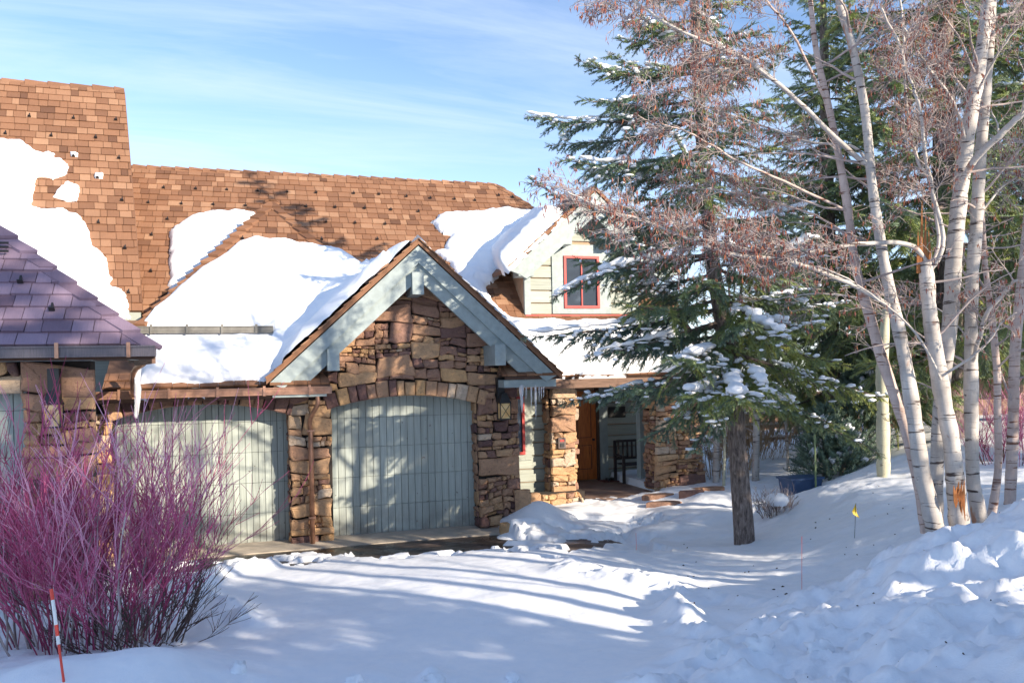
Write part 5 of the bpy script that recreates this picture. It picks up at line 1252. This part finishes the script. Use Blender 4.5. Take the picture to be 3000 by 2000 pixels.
birch('thick white birch stem with splintered broken top and torn bark', [(2818, 1640), (2815, 1580), (2805, 1480), (2796, 1380), (2785, 1280), (2765, 1180), (2748, 1080), (2732, 980), (2722, 898), (2716, 820), (2712, 770)], 8.5,
      [88, 84, 72, 64, 60, 60, 62, 56, 52, 54, 50],
      [([(2716, 800, 8.5), (2700, 750, 8.5), (2648, 714, 8.4), (2520, 708, 8.2), (2400, 735, 8.0), (2329, 740, 7.9), (2180, 735, 7.7), (2020, 700, 7.6)], (30, 5), (.6, 6)),
       ([(2720, 800, 8.5), (2755, 740, 8.4), (2760, 660, 8.4), (2735, 560, 8.3), (2700, 440, 8.2), (2660, 300, 8.1), (2600, 150, 8.0), (2540, 20, 7.9)], (24, 8), (.6, 6)),
       ([(2722, 790, 8.5), (2745, 700, 8.6), (2715, 520, 8.7), (2690, 480, 8.8), (2650, 300, 8.9), (2640, 100, 9.0), (2620, -80, 9.1)], (20, 8), (.6, 6)),
       ([(2760, 1100, 8.4), (2850, 1040, 8.1), (2900, 980, 8.0), (2960, 930, 7.9)], (14, 4), (.4, 6)), ([(2755, 1110, 8.4), (2700, 1000, 8.1), (2600, 900, 7.9), (2500, 830, 7.7), (2400, 800, 7.6)], (12, 4), (.45, 5))], (5, .5, .95, .9, 5), 103)
bt_ = [o_ for o_ in COL.objects if o_.get('label', '').startswith('thick white birch')][0]; tb = MB()
for i in range(7):
    y0, y1 = 1400 + random.uniform(0, 30), 1500 + random.uniform(-30, 40); x = 2797 + i * 4.5
    ps = [P(x + random.uniform(-4, 4), y0 + (y1 - y0) * t, D=8.32 + .03 * random.random()) - np.array(bt_.location) for t in (0, .35, .7, 1)]; tb.tube(ps, [.004, .014, .012, .003], 4, tone=random.random())
tb.build('torn_bark', 'cone', bt_)
mbk = MB(); q0 = P(2706, 790, D=8.5)
for i in range(5):
    a = P(2690 + i * 9, 800, D=8.5); b = P(2692 + i * 8 + random.uniform(-5, 5), 600 + random.uniform(-20, 70) + 30 * abs(i - 1), D=8.5); c = P(2699 + i * 9, 795, D=8.55)
    mbk.tube([a, (a + b) / 2 + (0, 0, .02), b], [.022, .016, .003], 4)
o_ = mbk.build('splintered_snag', 'cone', None); o_['label'] = 'pale orange splintered wood on the broken top of the thick birch stem'; o_['category'] = 'broken branch'
birch('tall straight birch stem leaning right, starting behind the broken one', [(2745, 1630, 8.9), (2742, 1500, 8.95), (2745, 1350, 9), (2752, 1200, 9), (2768, 1089, 9), (2787, 898, 8.9), (2795, 745, 8.8), (2810, 591, 8.8), (2829, 438, 8.8), (2850, 300, 8.8), (2878, 130, 8.8), (2895, 0, 8.8), (2920, -250, 8.8), (2940, -500, 8.8)], 8.9,
      [56, 52, 48, 46, 50, 56, 58, 56, 54, 52, 46, 42, 30, 10],
      [([(2800, 600, 8.8), (2835, 500, 8.6), (2903, 421, 8.4), (2960, 380, 8.3), (3010, 350, 8.2), (3100, 300, 8.1)], (34, 20), (.7, 4)), ([(2830, 420, 8.8), (2790, 300, 8.5), (2700, 180, 8.3), (2620, 60, 8.2)], (18, 6), (.6, 6)), ([(2850, 300, 8.8), (2930, 160, 8.5), (3010, 60, 8.3)], (14, 6), (.6, 6))], (9, .45, .95, 1.2, 5), 104)
birch('white birch stem with a dark scarred foot, right of the torn one', [(2884, 1600), (2874, 1540), (2858, 1450), (2850, 1395), (2846, 1242), (2845, 1120), (2845, 1012), (2848, 821), (2860, 668), (2871, 477), (2885, 300), (2900, 100), (2912, -100), (2930, -500)], 9.0,
      [62, 58, 52, 50, 50, 52, 46, 46, 46, 44, 40, 36, 30, 10],
      [([(2846, 1080, 9), (2870, 1000, 8.8), (2905, 900, 8.6), (2975, 830, 8.5), (3030, 800, 8.4)], (22, 14), (.5, 5)), ([(2860, 640, 9), (2920, 560, 9.2), (3000, 500, 9.4)], (14, 5), (.6, 6)), ([(2845, 1000, 9), (2760, 900, 9.4), (2640, 850, 9.8)], (9, 3), (.5, 5))], (9, .4, .95, 1.2, 5), 105)
birch('slim bare birch stem bending left near the right edge', [(2893, 1560), (2910, 1480), (2925, 1357), (2922, 1200), (2921, 1089), (2906, 936), (2895, 850), (2887, 783), (2882, 700), (2879, 630), (2880, 500), (2890, 350)], 9.4,
      [34, 32, 27, 26, 26, 25, 22, 20, 18, 16, 12, 6], [([(2921, 1080, 9.4), (2960, 1040, 9.2), (3020, 1030, 9)], (10, 4), (.4, 6))], (7, .4, .98, .8, 6), 106, 'pink_birch_bark')
birch('smooth pale birch stem at the right edge standing in the snow', [(2958, 1500), (2960, 1440), (2967, 1280), (2970, 1150), (2975, 1012), (2994, 821), (3005, 706), (3020, 550), (3040, 300), (3060, 0)], 9.9,
      [42, 40, 40, 38, 38, 35, 33, 30, 22, 10], [([(2975, 1000, 9.9), (2940, 900, 9.6), (2900, 840, 9.4)], (9, 4), (.4, 6))], (8, .3, .9, .9, 6), 107, 'pink_birch_bark')
birch('lone cream barked aspen trunk standing on the snow mound', [(2588, 1420), (2588, 1395), (2588, 1330), (2586, 1200), (2584, 1100), (2590, 990), (2596, 900), (2600, 840)], 13.6, [54, 50, 48, 46, 44, 38, 26, 10], [], (8, .6, .95, 1.2, 5), 108, 'aspen_bark', .1, None, 'aspen_tree')
# birch stem off to the right whose shadows fall across the drive
def off_birch(x, y, H, seed, lab, lean=.3):
    rr = np.random.default_rng(seed); z = gz(x, y) - .1; root = thing('birch_tree', lab, 'tree', loc=(x, y, z))
    pts = np.array([(0, 0, 0), (lean * .3, .1, H * .3), (lean * .7, 0, H * .65), (lean, 0, H)]); sp = smooth_path(pts, 20); mb = MB(); mb.tube(sp, np.linspace(.13, .02, 20), 8); mb.build('trunk', 'birch_bark', root, True)
    cm = MB()
    for i in range(7):
        k = rr.integers(5, 19); az = rr.uniform(0, 6.28); d = np.array([math.cos(az), math.sin(az), rr.uniform(.3, 1.0)]); L = 2.2 * rr.uniform(.5, 1.1) * (1.2 - k / 20)
        q, _ = wander(sp[k], d, L, 0, rr, 7, .09, -.01); m_ = MB(); m_.tube(q, np.linspace(.03, .006, len(q)), 4); twigs(m_, cm, q, .008, rr, 1, L * .3, 5, .3); m_.build('branch', ['birch_bark', 'twig_grey'], root)
    return root
for i, (x, y, H) in enumerate(((9.9, 1.1, 9.5), (9.3, .2, 9.0), (9.05, -.35, 10), (8.6, -.8, 9.0))):
    off_birch(x, y, H, 201 + i, ('bare birch just right of the view, first stem of the roadside clump', 'bare birch just right of the view, second stem of the roadside clump', 'bare birch just right of the view, tallest stem of the roadside clump', 'bare birch just right of the view, last stem of the roadside clump')[i], (.5, .3, -.3, -.6)[i])
# ------------------------------------------------------------------ red twig bush
def bush(name, label, base, stems, seed, H, spread, mats, cat='bush', rad=.45, fork=5):
    rr = np.random.default_rng(seed); root = thing(name, label, cat, loc=tuple(base)); M1, M2 = MB(), MB()
    for i in range(stems):
        az = rr.uniform(0, 6.283); u = rr.random() ** .6; r0 = rad * rr.random() ** .5
        p = np.array([math.cos(az) * r0, math.sin(az) * r0, -.1]); lean = spread * u * rr.uniform(.7, 1.1)
        d = np.array([math.cos(az) * lean, math.sin(az) * lean, 1.0]); L = H * rr.uniform(.55, 1.05) * (.75 + .25 / (1 + lean))
        old = rr.random() < .36
        q, dd = wander(p, d, L * .62, 0, rr, 7, .085, .02); q2 = q
        tt = float(np.clip(rr.normal(.5, .25), 0, 1)); r1 = rr.uniform(.004, .008) * (1.6 if old else 1)
        (M2 if old else M1).tube(q, np.linspace(r1, r1 * .55, len(q)), 4, tone=(tt if old else np.linspace(tt * .3, tt, len(q))), cap=False)
        for j in range(fork):
            s = rr.uniform(.35, 1) * (len(q) - 1); k = min(int(s), len(q) - 2); p2 = q[k] + (q[k + 1] - q[k]) * (s - k); d2 = q[k + 1] - q[k]; d2 /= np.linalg.norm(d2); v = rr.normal(size=3); v[2] *= .4
            a, _ = wander(p2, d2 + v * .40 + np.array([0, 0, .2]), L * rr.uniform(.28, .52), 0, rr, 6, .09, .02); rb_ = r1 * .5
            M1.tube(a, np.linspace(rb_, .0022, len(a)), 3, tone=np.linspace(tt * .8, min(tt + .25, 1), len(a)), cap=False)
            for l in range(5):
                s2 = rr.uniform(.2, .95) * (len(a) - 1); k2 = min(int(s2), len(a) - 2); p3 = a[k2] + (a[k2 + 1] - a[k2]) * (s2 - k2); d3 = a[k2 + 1] - a[k2]; d3 /= np.linalg.norm(d3); v = rr.normal(size=3); v[2] *= .4
                c, _ = wander(p3, d3 + v * .38 + np.array([0, 0, .1]), L * rr.uniform(.10, .24), 0, rr, 4, .08, .03)
                M1.tube(c, np.linspace(.0034, .0018, len(c)), 3, tone=min(tt + rr.uniform(0, .35), 1), cap=False)
    M1.build('red_stems', mats[0], root, kind='stuff'); M2.build('grey_stems', mats[1], root, kind='stuff'); return root
b1 = P(262, 1890, D=7.2); bush('dogwood_bush', 'large leafless red twig dogwood bush in front of the left garage wing', (b1[0], b1[1], gz(b1[0], b1[1])), 140, 5, 2.42, .54, ('red_twig', 'grey_stem'), rad=.62)
# low spreading branches at the foot of the bush, on the right side
b2 = P(430, 1850, D=7.1); bush('bare_shrub', 'low dark bare shrub spreading over the snow at the foot of the red bush', (b2[0], b2[1], gz(b2[0], b2[1])), 34, 77, 1.2, 1.8, ('twig_dark', 'twig_dark'), rad=.25, fork=3)
b3 = P(2270, 1500, D=13.6); bush('snow_capped_shrub', 'small reddish shrub holding a cap of snow right of the spruce trunk', (b3[0], b3[1], gz(b3[0], b3[1])), 46, 31, .62, .8, ('twig_grey', 'twig_dark'), rad=.2, fork=3)
mb = MB(); c = P(2278, 1475, D=13.5); c[2] = gz(c[0], c[1]) + .2; a = np.linspace(0, 2 * math.pi, 16, endpoint=False)
rows = [(.15, -.05), (.19, .02), (.18, .08), (.12, .13), (.03, .15)]; V = [(c[0] + r * math.cos(t) * (1 + .08 * math.sin(3 * t)), c[1] + r * math.sin(t), c[2] + z) for r, z in rows for t in a]
Q = [(i * 16 + j, i * 16 + (j + 1) % 16, (i + 1) * 16 + (j + 1) % 16, (i + 1) * 16 + j) for i in range(4) for j in range(16)]
mb.add(V, Q, [(64, 64 + j, 64 + j + 1) for j in range(1, 15)]); mb.build('snow_mound', 'snow', None, True, label='rounded snow cap resting on the small reddish shrub', category='snow patch')
for i, (x, y, D, H, n_) in enumerate(((2930, 1340, 13.5, 1.3, 40), (2990, 1300, 14.5, 1.6, 40))):
    p = P(x, y, D=D); bush('red_shrub', ('reddish twiggy shrub behind the slim birch stems', 'reddish twiggy shrub at the far right in front of the dark garage opening')[i], (p[0], p[1], gz(p[0], p[1])), n_, 40 + i, H, .5, ('red_twig', 'twig_dark'), rad=.4, fork=3)
# dry brush behind the porch and railing
for i, (x, y, D, H) in enumerate(((2120, 1400, 18.5, 1.5), (2210, 1400, 19.5, 1.7), (2290, 1400, 20.5, 1.9), (2370, 1400, 21, 2.0), (2440, 1380, 20, 1.8))):
    p = P(x, y, D=D); bush('dry_brush', ('straw coloured dry bush just right of the porch pier', 'straw coloured dry bush behind the spruce trunk', 'dry bush behind the snow covered rails', 'dry bush above the blue bin', 'dry bush left of the dark juniper')[i], (p[0], p[1], gz(p[0], p[1])), 55, 60 + i, H, .5, ('straw_twig', 'straw_twig'), rad=.6, fork=4)
# ------------------------------------------------------------------ dark junipers behind the mound
def juniper(label, px, py, D, H, R_, seed):
    rr = np.random.default_rng(seed); p = P(px, py, D=D); z = gz(p[0], p[1]) - .1; root = thing('juniper', label, 'evergreen bush', loc=(p[0], p[1], z)); m_ = MB(); O, Dd, L, T = [], [], [], []
    for i in range(int(900 * H * R_)):
        h = rr.random() ** .8; r = R_ * (1 - h) ** .6 * rr.uniform(.5, 1.0); az = rr.uniform(0, 6.283); d = np.array([math.cos(az), math.sin(az), rr.uniform(.2, 1.4)]); O.append([math.cos(az) * r, math.sin(az) * r, h * H]); Dd.append(d); L.append(rr.uniform(.12, .24)); T.append(rr.uniform(0, .3))
    V, F, tt = expand(O, Dd, L, T); m_.add(V, (), F, tone=tt); m_.build('foliage', 'needles', root); t = MB(); t.tube([(0, 0, 0), (0, 0, H * .8)], [.08, .02], 6); t.build('trunk', 'spruce_bark', root)
    s = MB()
    for k in range(9):
        az = rr.uniform(3.4, 6.0); h = rr.uniform(.3, .98); r = R_ * (1 - h) ** .6 * .9; pt = np.array([math.cos(az) * r, math.sin(az) * r, h * H]) + np.array([p[0], p[1], z]); e = pt + np.array([.12 * R_, -.1, -.05]); snow_loaf(s, np.array([pt, (pt + e) / 2, e]), 0, 1, rr.uniform(.05, .11), rr, .7)
    s.build('branch_snow', 'snow', None, True, kind='stuff', label='lumps of snow on the ' + label, category='snow')
juniper('rounded dark juniper left of the aspen trunk', 2420, 1420, 16.5, 1.5, .75, 1); juniper('tall pointed dark juniper just left of the aspen trunk', 2520, 1400, 17, 2.2, .7, 2); juniper('low dark evergreen bush against the stone garden wall', 2470, 1410, 16.2, 1.1, .6, 3)
# ------------------------------------------------------------------ railing, bin, pole, stakes, flag
rail = thing('deck_railing', 'brown wooden deck railing with snow on its rails, beyond the spruce trunk', 'railing'); ry = 19.5
rx0, rx1 = P(2040, 1250, Y=ry)[0], P(2400, 1250, Y=ry)[0]
for i in range(6):
    x = rx0 + (rx1 - rx0) * i / 5; b = MB(); b.box((x - .05, ry - .05, -.2), (x + .05, ry + .05, P(2200, 1200, Y=ry)[2])); b.build('post', 'rail_wood', rail)
for py in (1212, 1245, 1283, 1322):
    z = P(2200, py, Y=ry)[2]; b = MB(); b.box((rx0, ry - .085, z - .07), (rx1, ry - .051, z)); b.build('rail', 'rail_wood', rail); s = MB(); s.tube([(rx0, ry - .07, z + .02), (rx0 * .6 + rx1 * .4, ry - .07, z + .03), (rx1, ry - .07, z + .02)], .035, 8)
    s.build('rail_snow', 'snow', None, True, label={1212: 'snow on the top rail of the deck railing', 1245: 'snow on the second rail of the deck railing', 1283: 'snow on the third rail of the deck railing', 1322: 'snow on the lowest rail of the deck railing'}[py], category='snow')
p = P(2345, 1440, D=15.6); z = gz(p[0], p[1]) - .12; bn = thing('storage_bin', 'blue plastic bin half buried in snow below the junipers', 'bin', loc=(p[0], p[1], z))
b = MB(); b.add([(-.30, -.18, 0), (.30, -.18, 0), (.30, .18, 0), (-.30, .18, 0), (-.34, -.21, .36), (.34, -.21, .36), (.34, .21, .36), (-.34, .21, .36)], BOXQ); b.build('body', 'bin_blue', bn)
b = MB(); b.box((-.37, -.24, .362), (.37, .24, .40)); b.build('lid', 'bin_blue', bn)
p = P(2390, 1420, D=15.4); b = MB(); zg_ = gz(p[0], p[1]); b.tube([(p[0], p[1], zg_ - .1), (p[0], p[1], zg_ + 1.0)], .018, 6); b.build('post', 'needles', None, label='thin green metal post beside the blue bin', category='post')
# driveway marker stake, bottom left
a0_, a1_ = P(205, 2090, D=5.2), P(150, 1724, D=5.35); a0_[2] -= .1; st = thing('driveway_marker', 'tilted red and white snow marker stake in front of the red bush', 'marker stake', loc=tuple(a0_))
d = a1_ - a0_; 
for s0, s1, mt in ((0, .60, 'stake_red'), (.60, .66, 'stake_white'), (.66, .74, 'stake_red'), (.74, .92, 'stake_white'), (.92, 1.0, 'stake_red')): b = MB(); b.tube([d * s0, d * s1], .008 if s0 < .6 else .011, 7); b.build('band' if s0 else 'rod', mt, st)
def stake(px0, py0, px1, py1, D, lab):
    a = P(px0, py0, D=D); b_ = P(px1, py1, D=D); b = MB(); b.tube([a, b_], .0024, 5); b.build('marker_rod', 'stake_red', None, label=lab, category='marker stake')
stake(1865, 1620, 1863, 1560, 12.6, 'thin red marker rod at the edge of the swept walk')
stake(2349, 1745, 2349, 1570, 8.6, 'thin pale red marker rod in the snow left of the ploughed bank')
fp = P(2503, 1585, D=10.8); ft = P(2510, 1507, D=10.8); fz = gz(fp[0], fp[1]); ft[2] = fz + .46; fg = thing('marker_flag', 'small yellow marker flag on a thin wire in the snow', 'flag', loc=(fp[0], fp[1], fz - .05))
dd = np.array([ft[0] - fp[0], 0, ft[2] - fz + .05]); b = MB(); b.tube([(0, 0, 0), dd], .0036, 5); b.build('wire', 'black_metal', fg)
b = MB(); s = .20; b.add([dd, dd + (-.055, .01, -s * .55), dd + (-.045, .0, -s * .72), dd + (.035, -.02, -s), dd + (.02, .015, -s * .6), dd + (.0, .002, -s * .55)], (), [(0, 1, 5), (1, 2, 5), (2, 3, 5), (5, 3, 4), (0, 5, 4)]); b.build('pennant', 'flag_yellow', fg)
# ------------------------------------------------------------------ bench in the porch
bx, by = P(1885, 1380, Y=17.75)[0], 17.75; bc = thing('garden_bench', 'dark slatted wooden bench in the shaded porch beside the stone pier', 'bench', loc=(bx, by, .16)); 
Wb = .62
for sx_ in (-1, 1):
    b = MB(); b.box((sx_ * Wb - .03, -.27, 0), (sx_ * Wb + .03, -.21, .62)); b.build('leg', 'bench_wood', bc); b = MB(); b.box((sx_ * Wb - .03, .21, 0), (sx_ * Wb + .03, .27, .98)); b.build('leg', 'bench_wood', bc)
    b = MB(); b.box((sx_ * Wb - .04, -.30, .622), (sx_ * Wb + .04, .209, .655)); b.build('armrest', 'bench_wood', bc)
for i in range(5): b = MB(); b.box((-Wb + .032, -.26 + i * .095, .42), (Wb - .032, -.18 + i * .095, .45)); b.build('seat_slat', 'bench_wood', bc)
b = MB(); b.box((-Wb + .031, .225, .93), (Wb - .031, .26, .99)); b.build('top_rail', 'bench_wood', bc); b = MB(); b.box((-Wb + .031, .225, .52), (Wb - .031, .26, .57)); b.build('lower_rail', 'bench_wood', bc)
for i in range(10): x = -Wb + .09 + i * (2 * Wb - .18) / 9; b = MB(); b.box((x - .022, .232, .571), (x + .022, .252, .929)); b.build('back_slat', 'bench_wood', bc)
b = MB(); x = P(1800, 1400, Y=18.1)[0]; b.box((x - .35, 17.9, .165), (x + .1, 18.3, .18)); b.build('door_mat', 'mat_rug', None, label='dark reddish door mat on the porch floor', category='mat')
for i, (dx_, dy_) in enumerate(((0, 0), (.13, .03))):
    x = P(1783, 1405, Y=18.1)[0] + dx_; b = MB(); V = [(x + .045 * math.cos(t) * (1 if k else 1.1), 18.15 + dy_ + .13 * math.sin(t) * (1 if k == 0 else .8), .181 + k * .05) for k in (0, 1) for t in np.linspace(0, 2 * math.pi, 10, endpoint=False)]
    b.add(V, [(j, (j + 1) % 10, 10 + (j + 1) % 10, 10 + j) for j in range(10)], [(10, 10 + j, 11 + j) for j in range(1, 9)]); b.build('shoe', 'black_metal', None, label=('left dark shoe on the porch floor by the door', 'right dark shoe on the porch floor by the door')[i], category='shoe')
# stepping stones / ledge rocks in the snow by the porch pier
def rock(px, py, D, w, d_, h, lab, tn=.6, rot=0, mat='stone', grp=None, cat='rock'):
    p = P(px, py, D=D); z = gz(p[0], p[1]); k = 10; V = []
    for lv, (s, zz) in enumerate(((1.0, -.12), (1.03, h * .7), (.9, h), (.0, h * 1.02))):
        for j in range(k): t = j / k * 2 * math.pi; rr_ = (1 + .16 * math.sin(2 * t + px) + .1 * math.sin(3 * t + py)) * s; cx_, cy_ = math.cos(t) * w * rr_, math.sin(t) * d_ * rr_; V.append((p[0] + cx_ * math.cos(rot) - cy_ * math.sin(rot), p[1] + cx_ * math.sin(rot) + cy_ * math.cos(rot), z + zz))
    m_ = MB(); m_.add(V, [(l * k + j, l * k + (j + 1) % k, (l + 1) * k + (j + 1) % k, (l + 1) * k + j) for l in range(3) for j in range(k)], tone=tn); m_.build('rock', mat, None, label=lab, category=cat, **({'group': grp} if grp else {}))
rock(1930, 1428, 16.5, .36, .16, .06, 'flat ledge rock at the foot of the porch pier', .35); rock(1945, 1450, 15.9, .36, .12, .06, 'lower flat ledge rock in front of the porch pier', .3); rock(2025, 1433, 16.3, .24, .12, .09, 'dark rock in the snow right of the porch pier foot', .12); rock(2075, 1418, 16.9, .35, .12, .08, 'long flat rock right of the porch pier', .4)
rock(1385, 1560, 14.45, .16, .12, .14, 'rounded orange boulder at the foot of the garage pier', .85); rock(1487, 1552, 14.3, .14, .1, .16, 'brown boulder right of the garage pier foot', .8); rock(1535, 1500, 14.9, .13, .1, .30, 'upright brown boulder poking from the snow mound by the garage pier', .6)
# ------------------------------------------------------------------ aspens and stems behind the railing
def stem(name, lab, px0, py0, px1, py1, D, w, mat):
    a = P(px0, py0, D=D); a[2] = gz(a[0], a[1]) - .1; b_ = P(px1, py1, D=D); r = w / FP * D / 2; root = thing(name, lab, 'tree', loc=tuple(a)); b_ = b_ - a; m_ = MB(); m_.tube(smooth_path([np.zeros(3), b_ * .5 + (.03, 0, 0), b_], 10), np.linspace(r, r * .7, 10), 9); m_.build('trunk', mat, root, True)
    rr = np.random.default_rng(int(px0)); cm = MB(); m_ = MB()
    for i in range(9): q, _ = wander(b_ * rr.uniform(.3, 1), (rr.normal(), rr.normal(), .5), 1.1, 0, rr, 6, .1, 0); m_.tube(q, np.linspace(.012, .004, len(q)), 4, mi=0); twigs(m_, cm, q, .005, rr, 1, .35, 5, 0)
    m_.build('twigs', ['twig_grey', 'twig_grey'], root, kind='stuff')
stem('aspen_tree', 'blue white aspen trunk behind the rails, right of the spruce trunk', 2213, 1420, 2214, 1000, 17.5, 22, 'birch_bark')
stem('aspen_tree', 'pale aspen trunk seen between the porch pier and the spruce trunk', 2097, 1400, 2095, 1000, 17.8, 20, 'birch_bark')
stem('aspen_tree', 'thin leaning aspen stem above the blue bin', 2310, 1420, 2290, 1100, 18.0, 9, 'birch_bark')
stem('aspen_tree', 'thin aspen stem close to the right side of the spruce trunk', 2120, 1420, 2118, 1080, 17.3, 9, 'aspen_bark')
# bare trees far behind the roof, right of the dormer
for i, (x, D, top) in enumerate(((2010, 34, 770), (2140, 38, 740), (2250, 42, 700), (2420, 40, 650))):
    a = P(x, 1150, D=D); a[2] = .2; t_ = P(x - 20, top, D=D); off_ = np.random.default_rng(i); root = thing('bare_tree', ('bare tree far behind the house, just right of the dormer', 'bare tree far behind, left of the spruce trunk', 'bare tree far behind, right of the spruce trunk', 'bare tree far behind, left of the birches')[i], 'tree', loc=tuple(a)); H_ = t_[2] - a[2]
    m_ = MB(); m_.tube([(0, 0, 0), (.1, 0, H_ * .5), (0, 0, H_)], [.14, .09, .02], 7); m_.build('trunk', 'twig_dark', root); m_ = MB(); cm = MB()
    for k in range(24): s = off_.uniform(.3, .95); q, _ = wander((0, 0, H_ * s), (off_.normal(), off_.normal(), .9), H_ * .42 * (1.25 - s), 0, off_, 7, .1, 0); m_.tube(q, np.linspace(.035, .01, len(q)), 4); twigs(m_, cm, q, .014, off_, 1, 1.0, 2.2, 0)
    m_.build('branches', ['twig_grey', 'twig_grey'], root, kind='stuff')
# ------------------------------------------------------------------ neighbouring buildings in the background
nb = thing('log_cabin', 'brown log cabin behind the deck railing and bushes', 'cabin'); NY = 27; cx0, cx1 = P(1880, 1250, Y=NY)[0], P(2520, 1250, Y=NY)[0]
b = MB(); b.box((cx0, NY + .1, -.5), (cx1, NY + 4, 1.75)); cw_ = b.build('wall', 'deck', nb); z = -.4
while z < 1.75:
    b = MB(); b.tube([(cx0 - .1, NY + .1, z + .11), (cx1 + .1, NY + .1, z + .11)], .11, 8, tone=random.random()); b.build('log', 'brown_wood', cw_); z += .22
b = MB(); b.prism([(cx0 - .4, NY - .5, 1.7), (cx1 + .4, NY - .5, 1.7), (cx1 + .4, NY + 2, 2.3), (cx0 - .4, NY + 2, 2.3)], (0, 0, .12)); b.build('roof', 'deck', nb)
b = MB(); b.prism([(cx0 - .35, NY - .45, 1.83), (cx1 + .35, NY - .45, 1.83), (cx1 + .35, NY + 2, 2.42), (cx0 - .35, NY + 2, 2.42)], (0, 0, .22)); b.build('roof_snow', 'snow', None, label='snow on the roof of the log cabin behind the railing', category='snow patch')
st_ = thing('stone_garage', 'dark stone garage half hidden behind the birches at the right', 'garage'); SY_ = 17.0; sx0, sx1, sx2, sx3 = [P(x, 1250, Y=SY_)[0] for x in (2590, 2680, 2830, 3200)]
b = MB(); b.box((sx0, SY_ + .05, -.2), (sx1, SY_ + .6, 3.0)); b.box((sx1, SY_ + .05, 2.4), (sx3, SY_ + .5, 3.0)); b.box((sx1 - .01, SY_ + 1.6, -.2), (sx3, SY_ + 1.8, 2.6)); sb_ = b.build('wall', 'mortar', st_)
stones(st_, sb_, Fr((0, SY_, 0), (1, 0, 0), (0, 0, 1)), [(sx0, .4), (sx1, .4), (sx1, 2.95), (sx0, 2.95)], .4, (.05, .12), seed=51, tmean=.35)
b = MB(); b.box((sx1, SY_ + 1.5, .3), (sx3, SY_ + 1.59, 2.39)); b.build('garage_door', 'brown_wood', st_)
b = MB(); b.prism([(sx0 - .4, SY_ - .4, 2.95), (sx3, SY_ - .4, 2.95), (sx3, SY_ + 3, 5.4), (sx0 - .4, SY_ + 3, 5.4)], (0, 0, .15)); b.build('roof', 'deck', st_)
# ------------------------------------------------------------------ bits of bark and cones on the snow
rr = np.random.default_rng(5); mb = MB()
for i in range(95):
    if i < 55: px, py = rr.uniform(2000, 2700), rr.uniform(1440, 1760)
    else: px, py = rr.uniform(2150, 3000), rr.uniform(1600, 1990)
    p = P(px, py, Z=.55 if i < 55 else 1.1); s = rr.uniform(.004, .016) * (1.1 if i < 55 else .6); z = gz(p[0], p[1]) + s * .3; a = rr.uniform(0, 3.1); V = np.array([(-1.6, 0, 0), (0, .6, .1), (1.5, 0, 0), (0, -.6, .1), (0, 0, .9), (0, 0, -.6)]) * s
    V = V @ np.array([(math.cos(a), math.sin(a), 0), (-math.sin(a), math.cos(a), 0), (0, 0, 1)]); mb.add(V + np.array([p[0], p[1], z]), (), [(0, 1, 4), (1, 2, 4), (2, 3, 4), (3, 0, 4), (1, 0, 5), (2, 1, 5), (3, 2, 5), (0, 3, 5)])
mb.build('bark_debris', 'debris', None, kind='stuff', label='dark scraps of bark and cones scattered over the snow', category='debris')
# snow lumps along the near edge of the drive
for i, (px, py, D, r) in enumerate(((2225, 1955, 5.6, .085), (700, 1978, 5.9, .07), (1500, 1968, 6.0, .05), (765, 1620, 12.1, .07), (2400, 1960, 5.5, .08), (752, 1640, 12.0, .05), (1040, 1995, 5.9, .06), (1270, 1990, 5.9, .08), (2110, 1960, 5.7, .09))):
    p = P(px, py, D=D); z = gz(p[0], p[1]); V = []; k = 14; L_ = 9
    for l in range(L_):
        ph = math.pi * (l + .5) / L_
        for j in range(k): t = 2 * math.pi * j / k; V.append((math.sin(ph) * math.cos(t), math.sin(ph) * math.sin(t), math.cos(ph) * .8))
    V = np.array(V); V *= (1 + .9 * fbm(V[:, 0] * 1.3 + V[:, 2] * .9 + i, V[:, 1] * 1.3 + V[:, 2] * .7, 1.4, 3, i))[:, None] * r; V += np.array([p[0], p[1], z + r * .15])
    m_ = MB(); m_.add(V, [(l * k + j, (l + 1) * k + j, (l + 1) * k + (j + 1) % k, l * k + (j + 1) % k) for l in range(L_ - 1) for j in range(k)], [(0, j, j + 1) for j in range(1, k - 1)])
    m_.build('snow_chunk', 'snow', None, True, label=('largest snow chunk at the bottom edge, in front of the bank', 'snow chunk at the bottom edge left of centre', 'tiny snow chunk at the bottom edge in the middle of the drive', 'upright snow chunk on the drive in front of the pale garage door', 'snow chunk at the bottom edge, right of the largest one', 'small snow chunk beside the upright one before the pale door', 'small snow lump at the very bottom edge, left of centre', 'snow lump at the very bottom edge, nearest the centre', 'snow chunk just left of the largest one')[i], category='snow chunk')
flush_pieces()
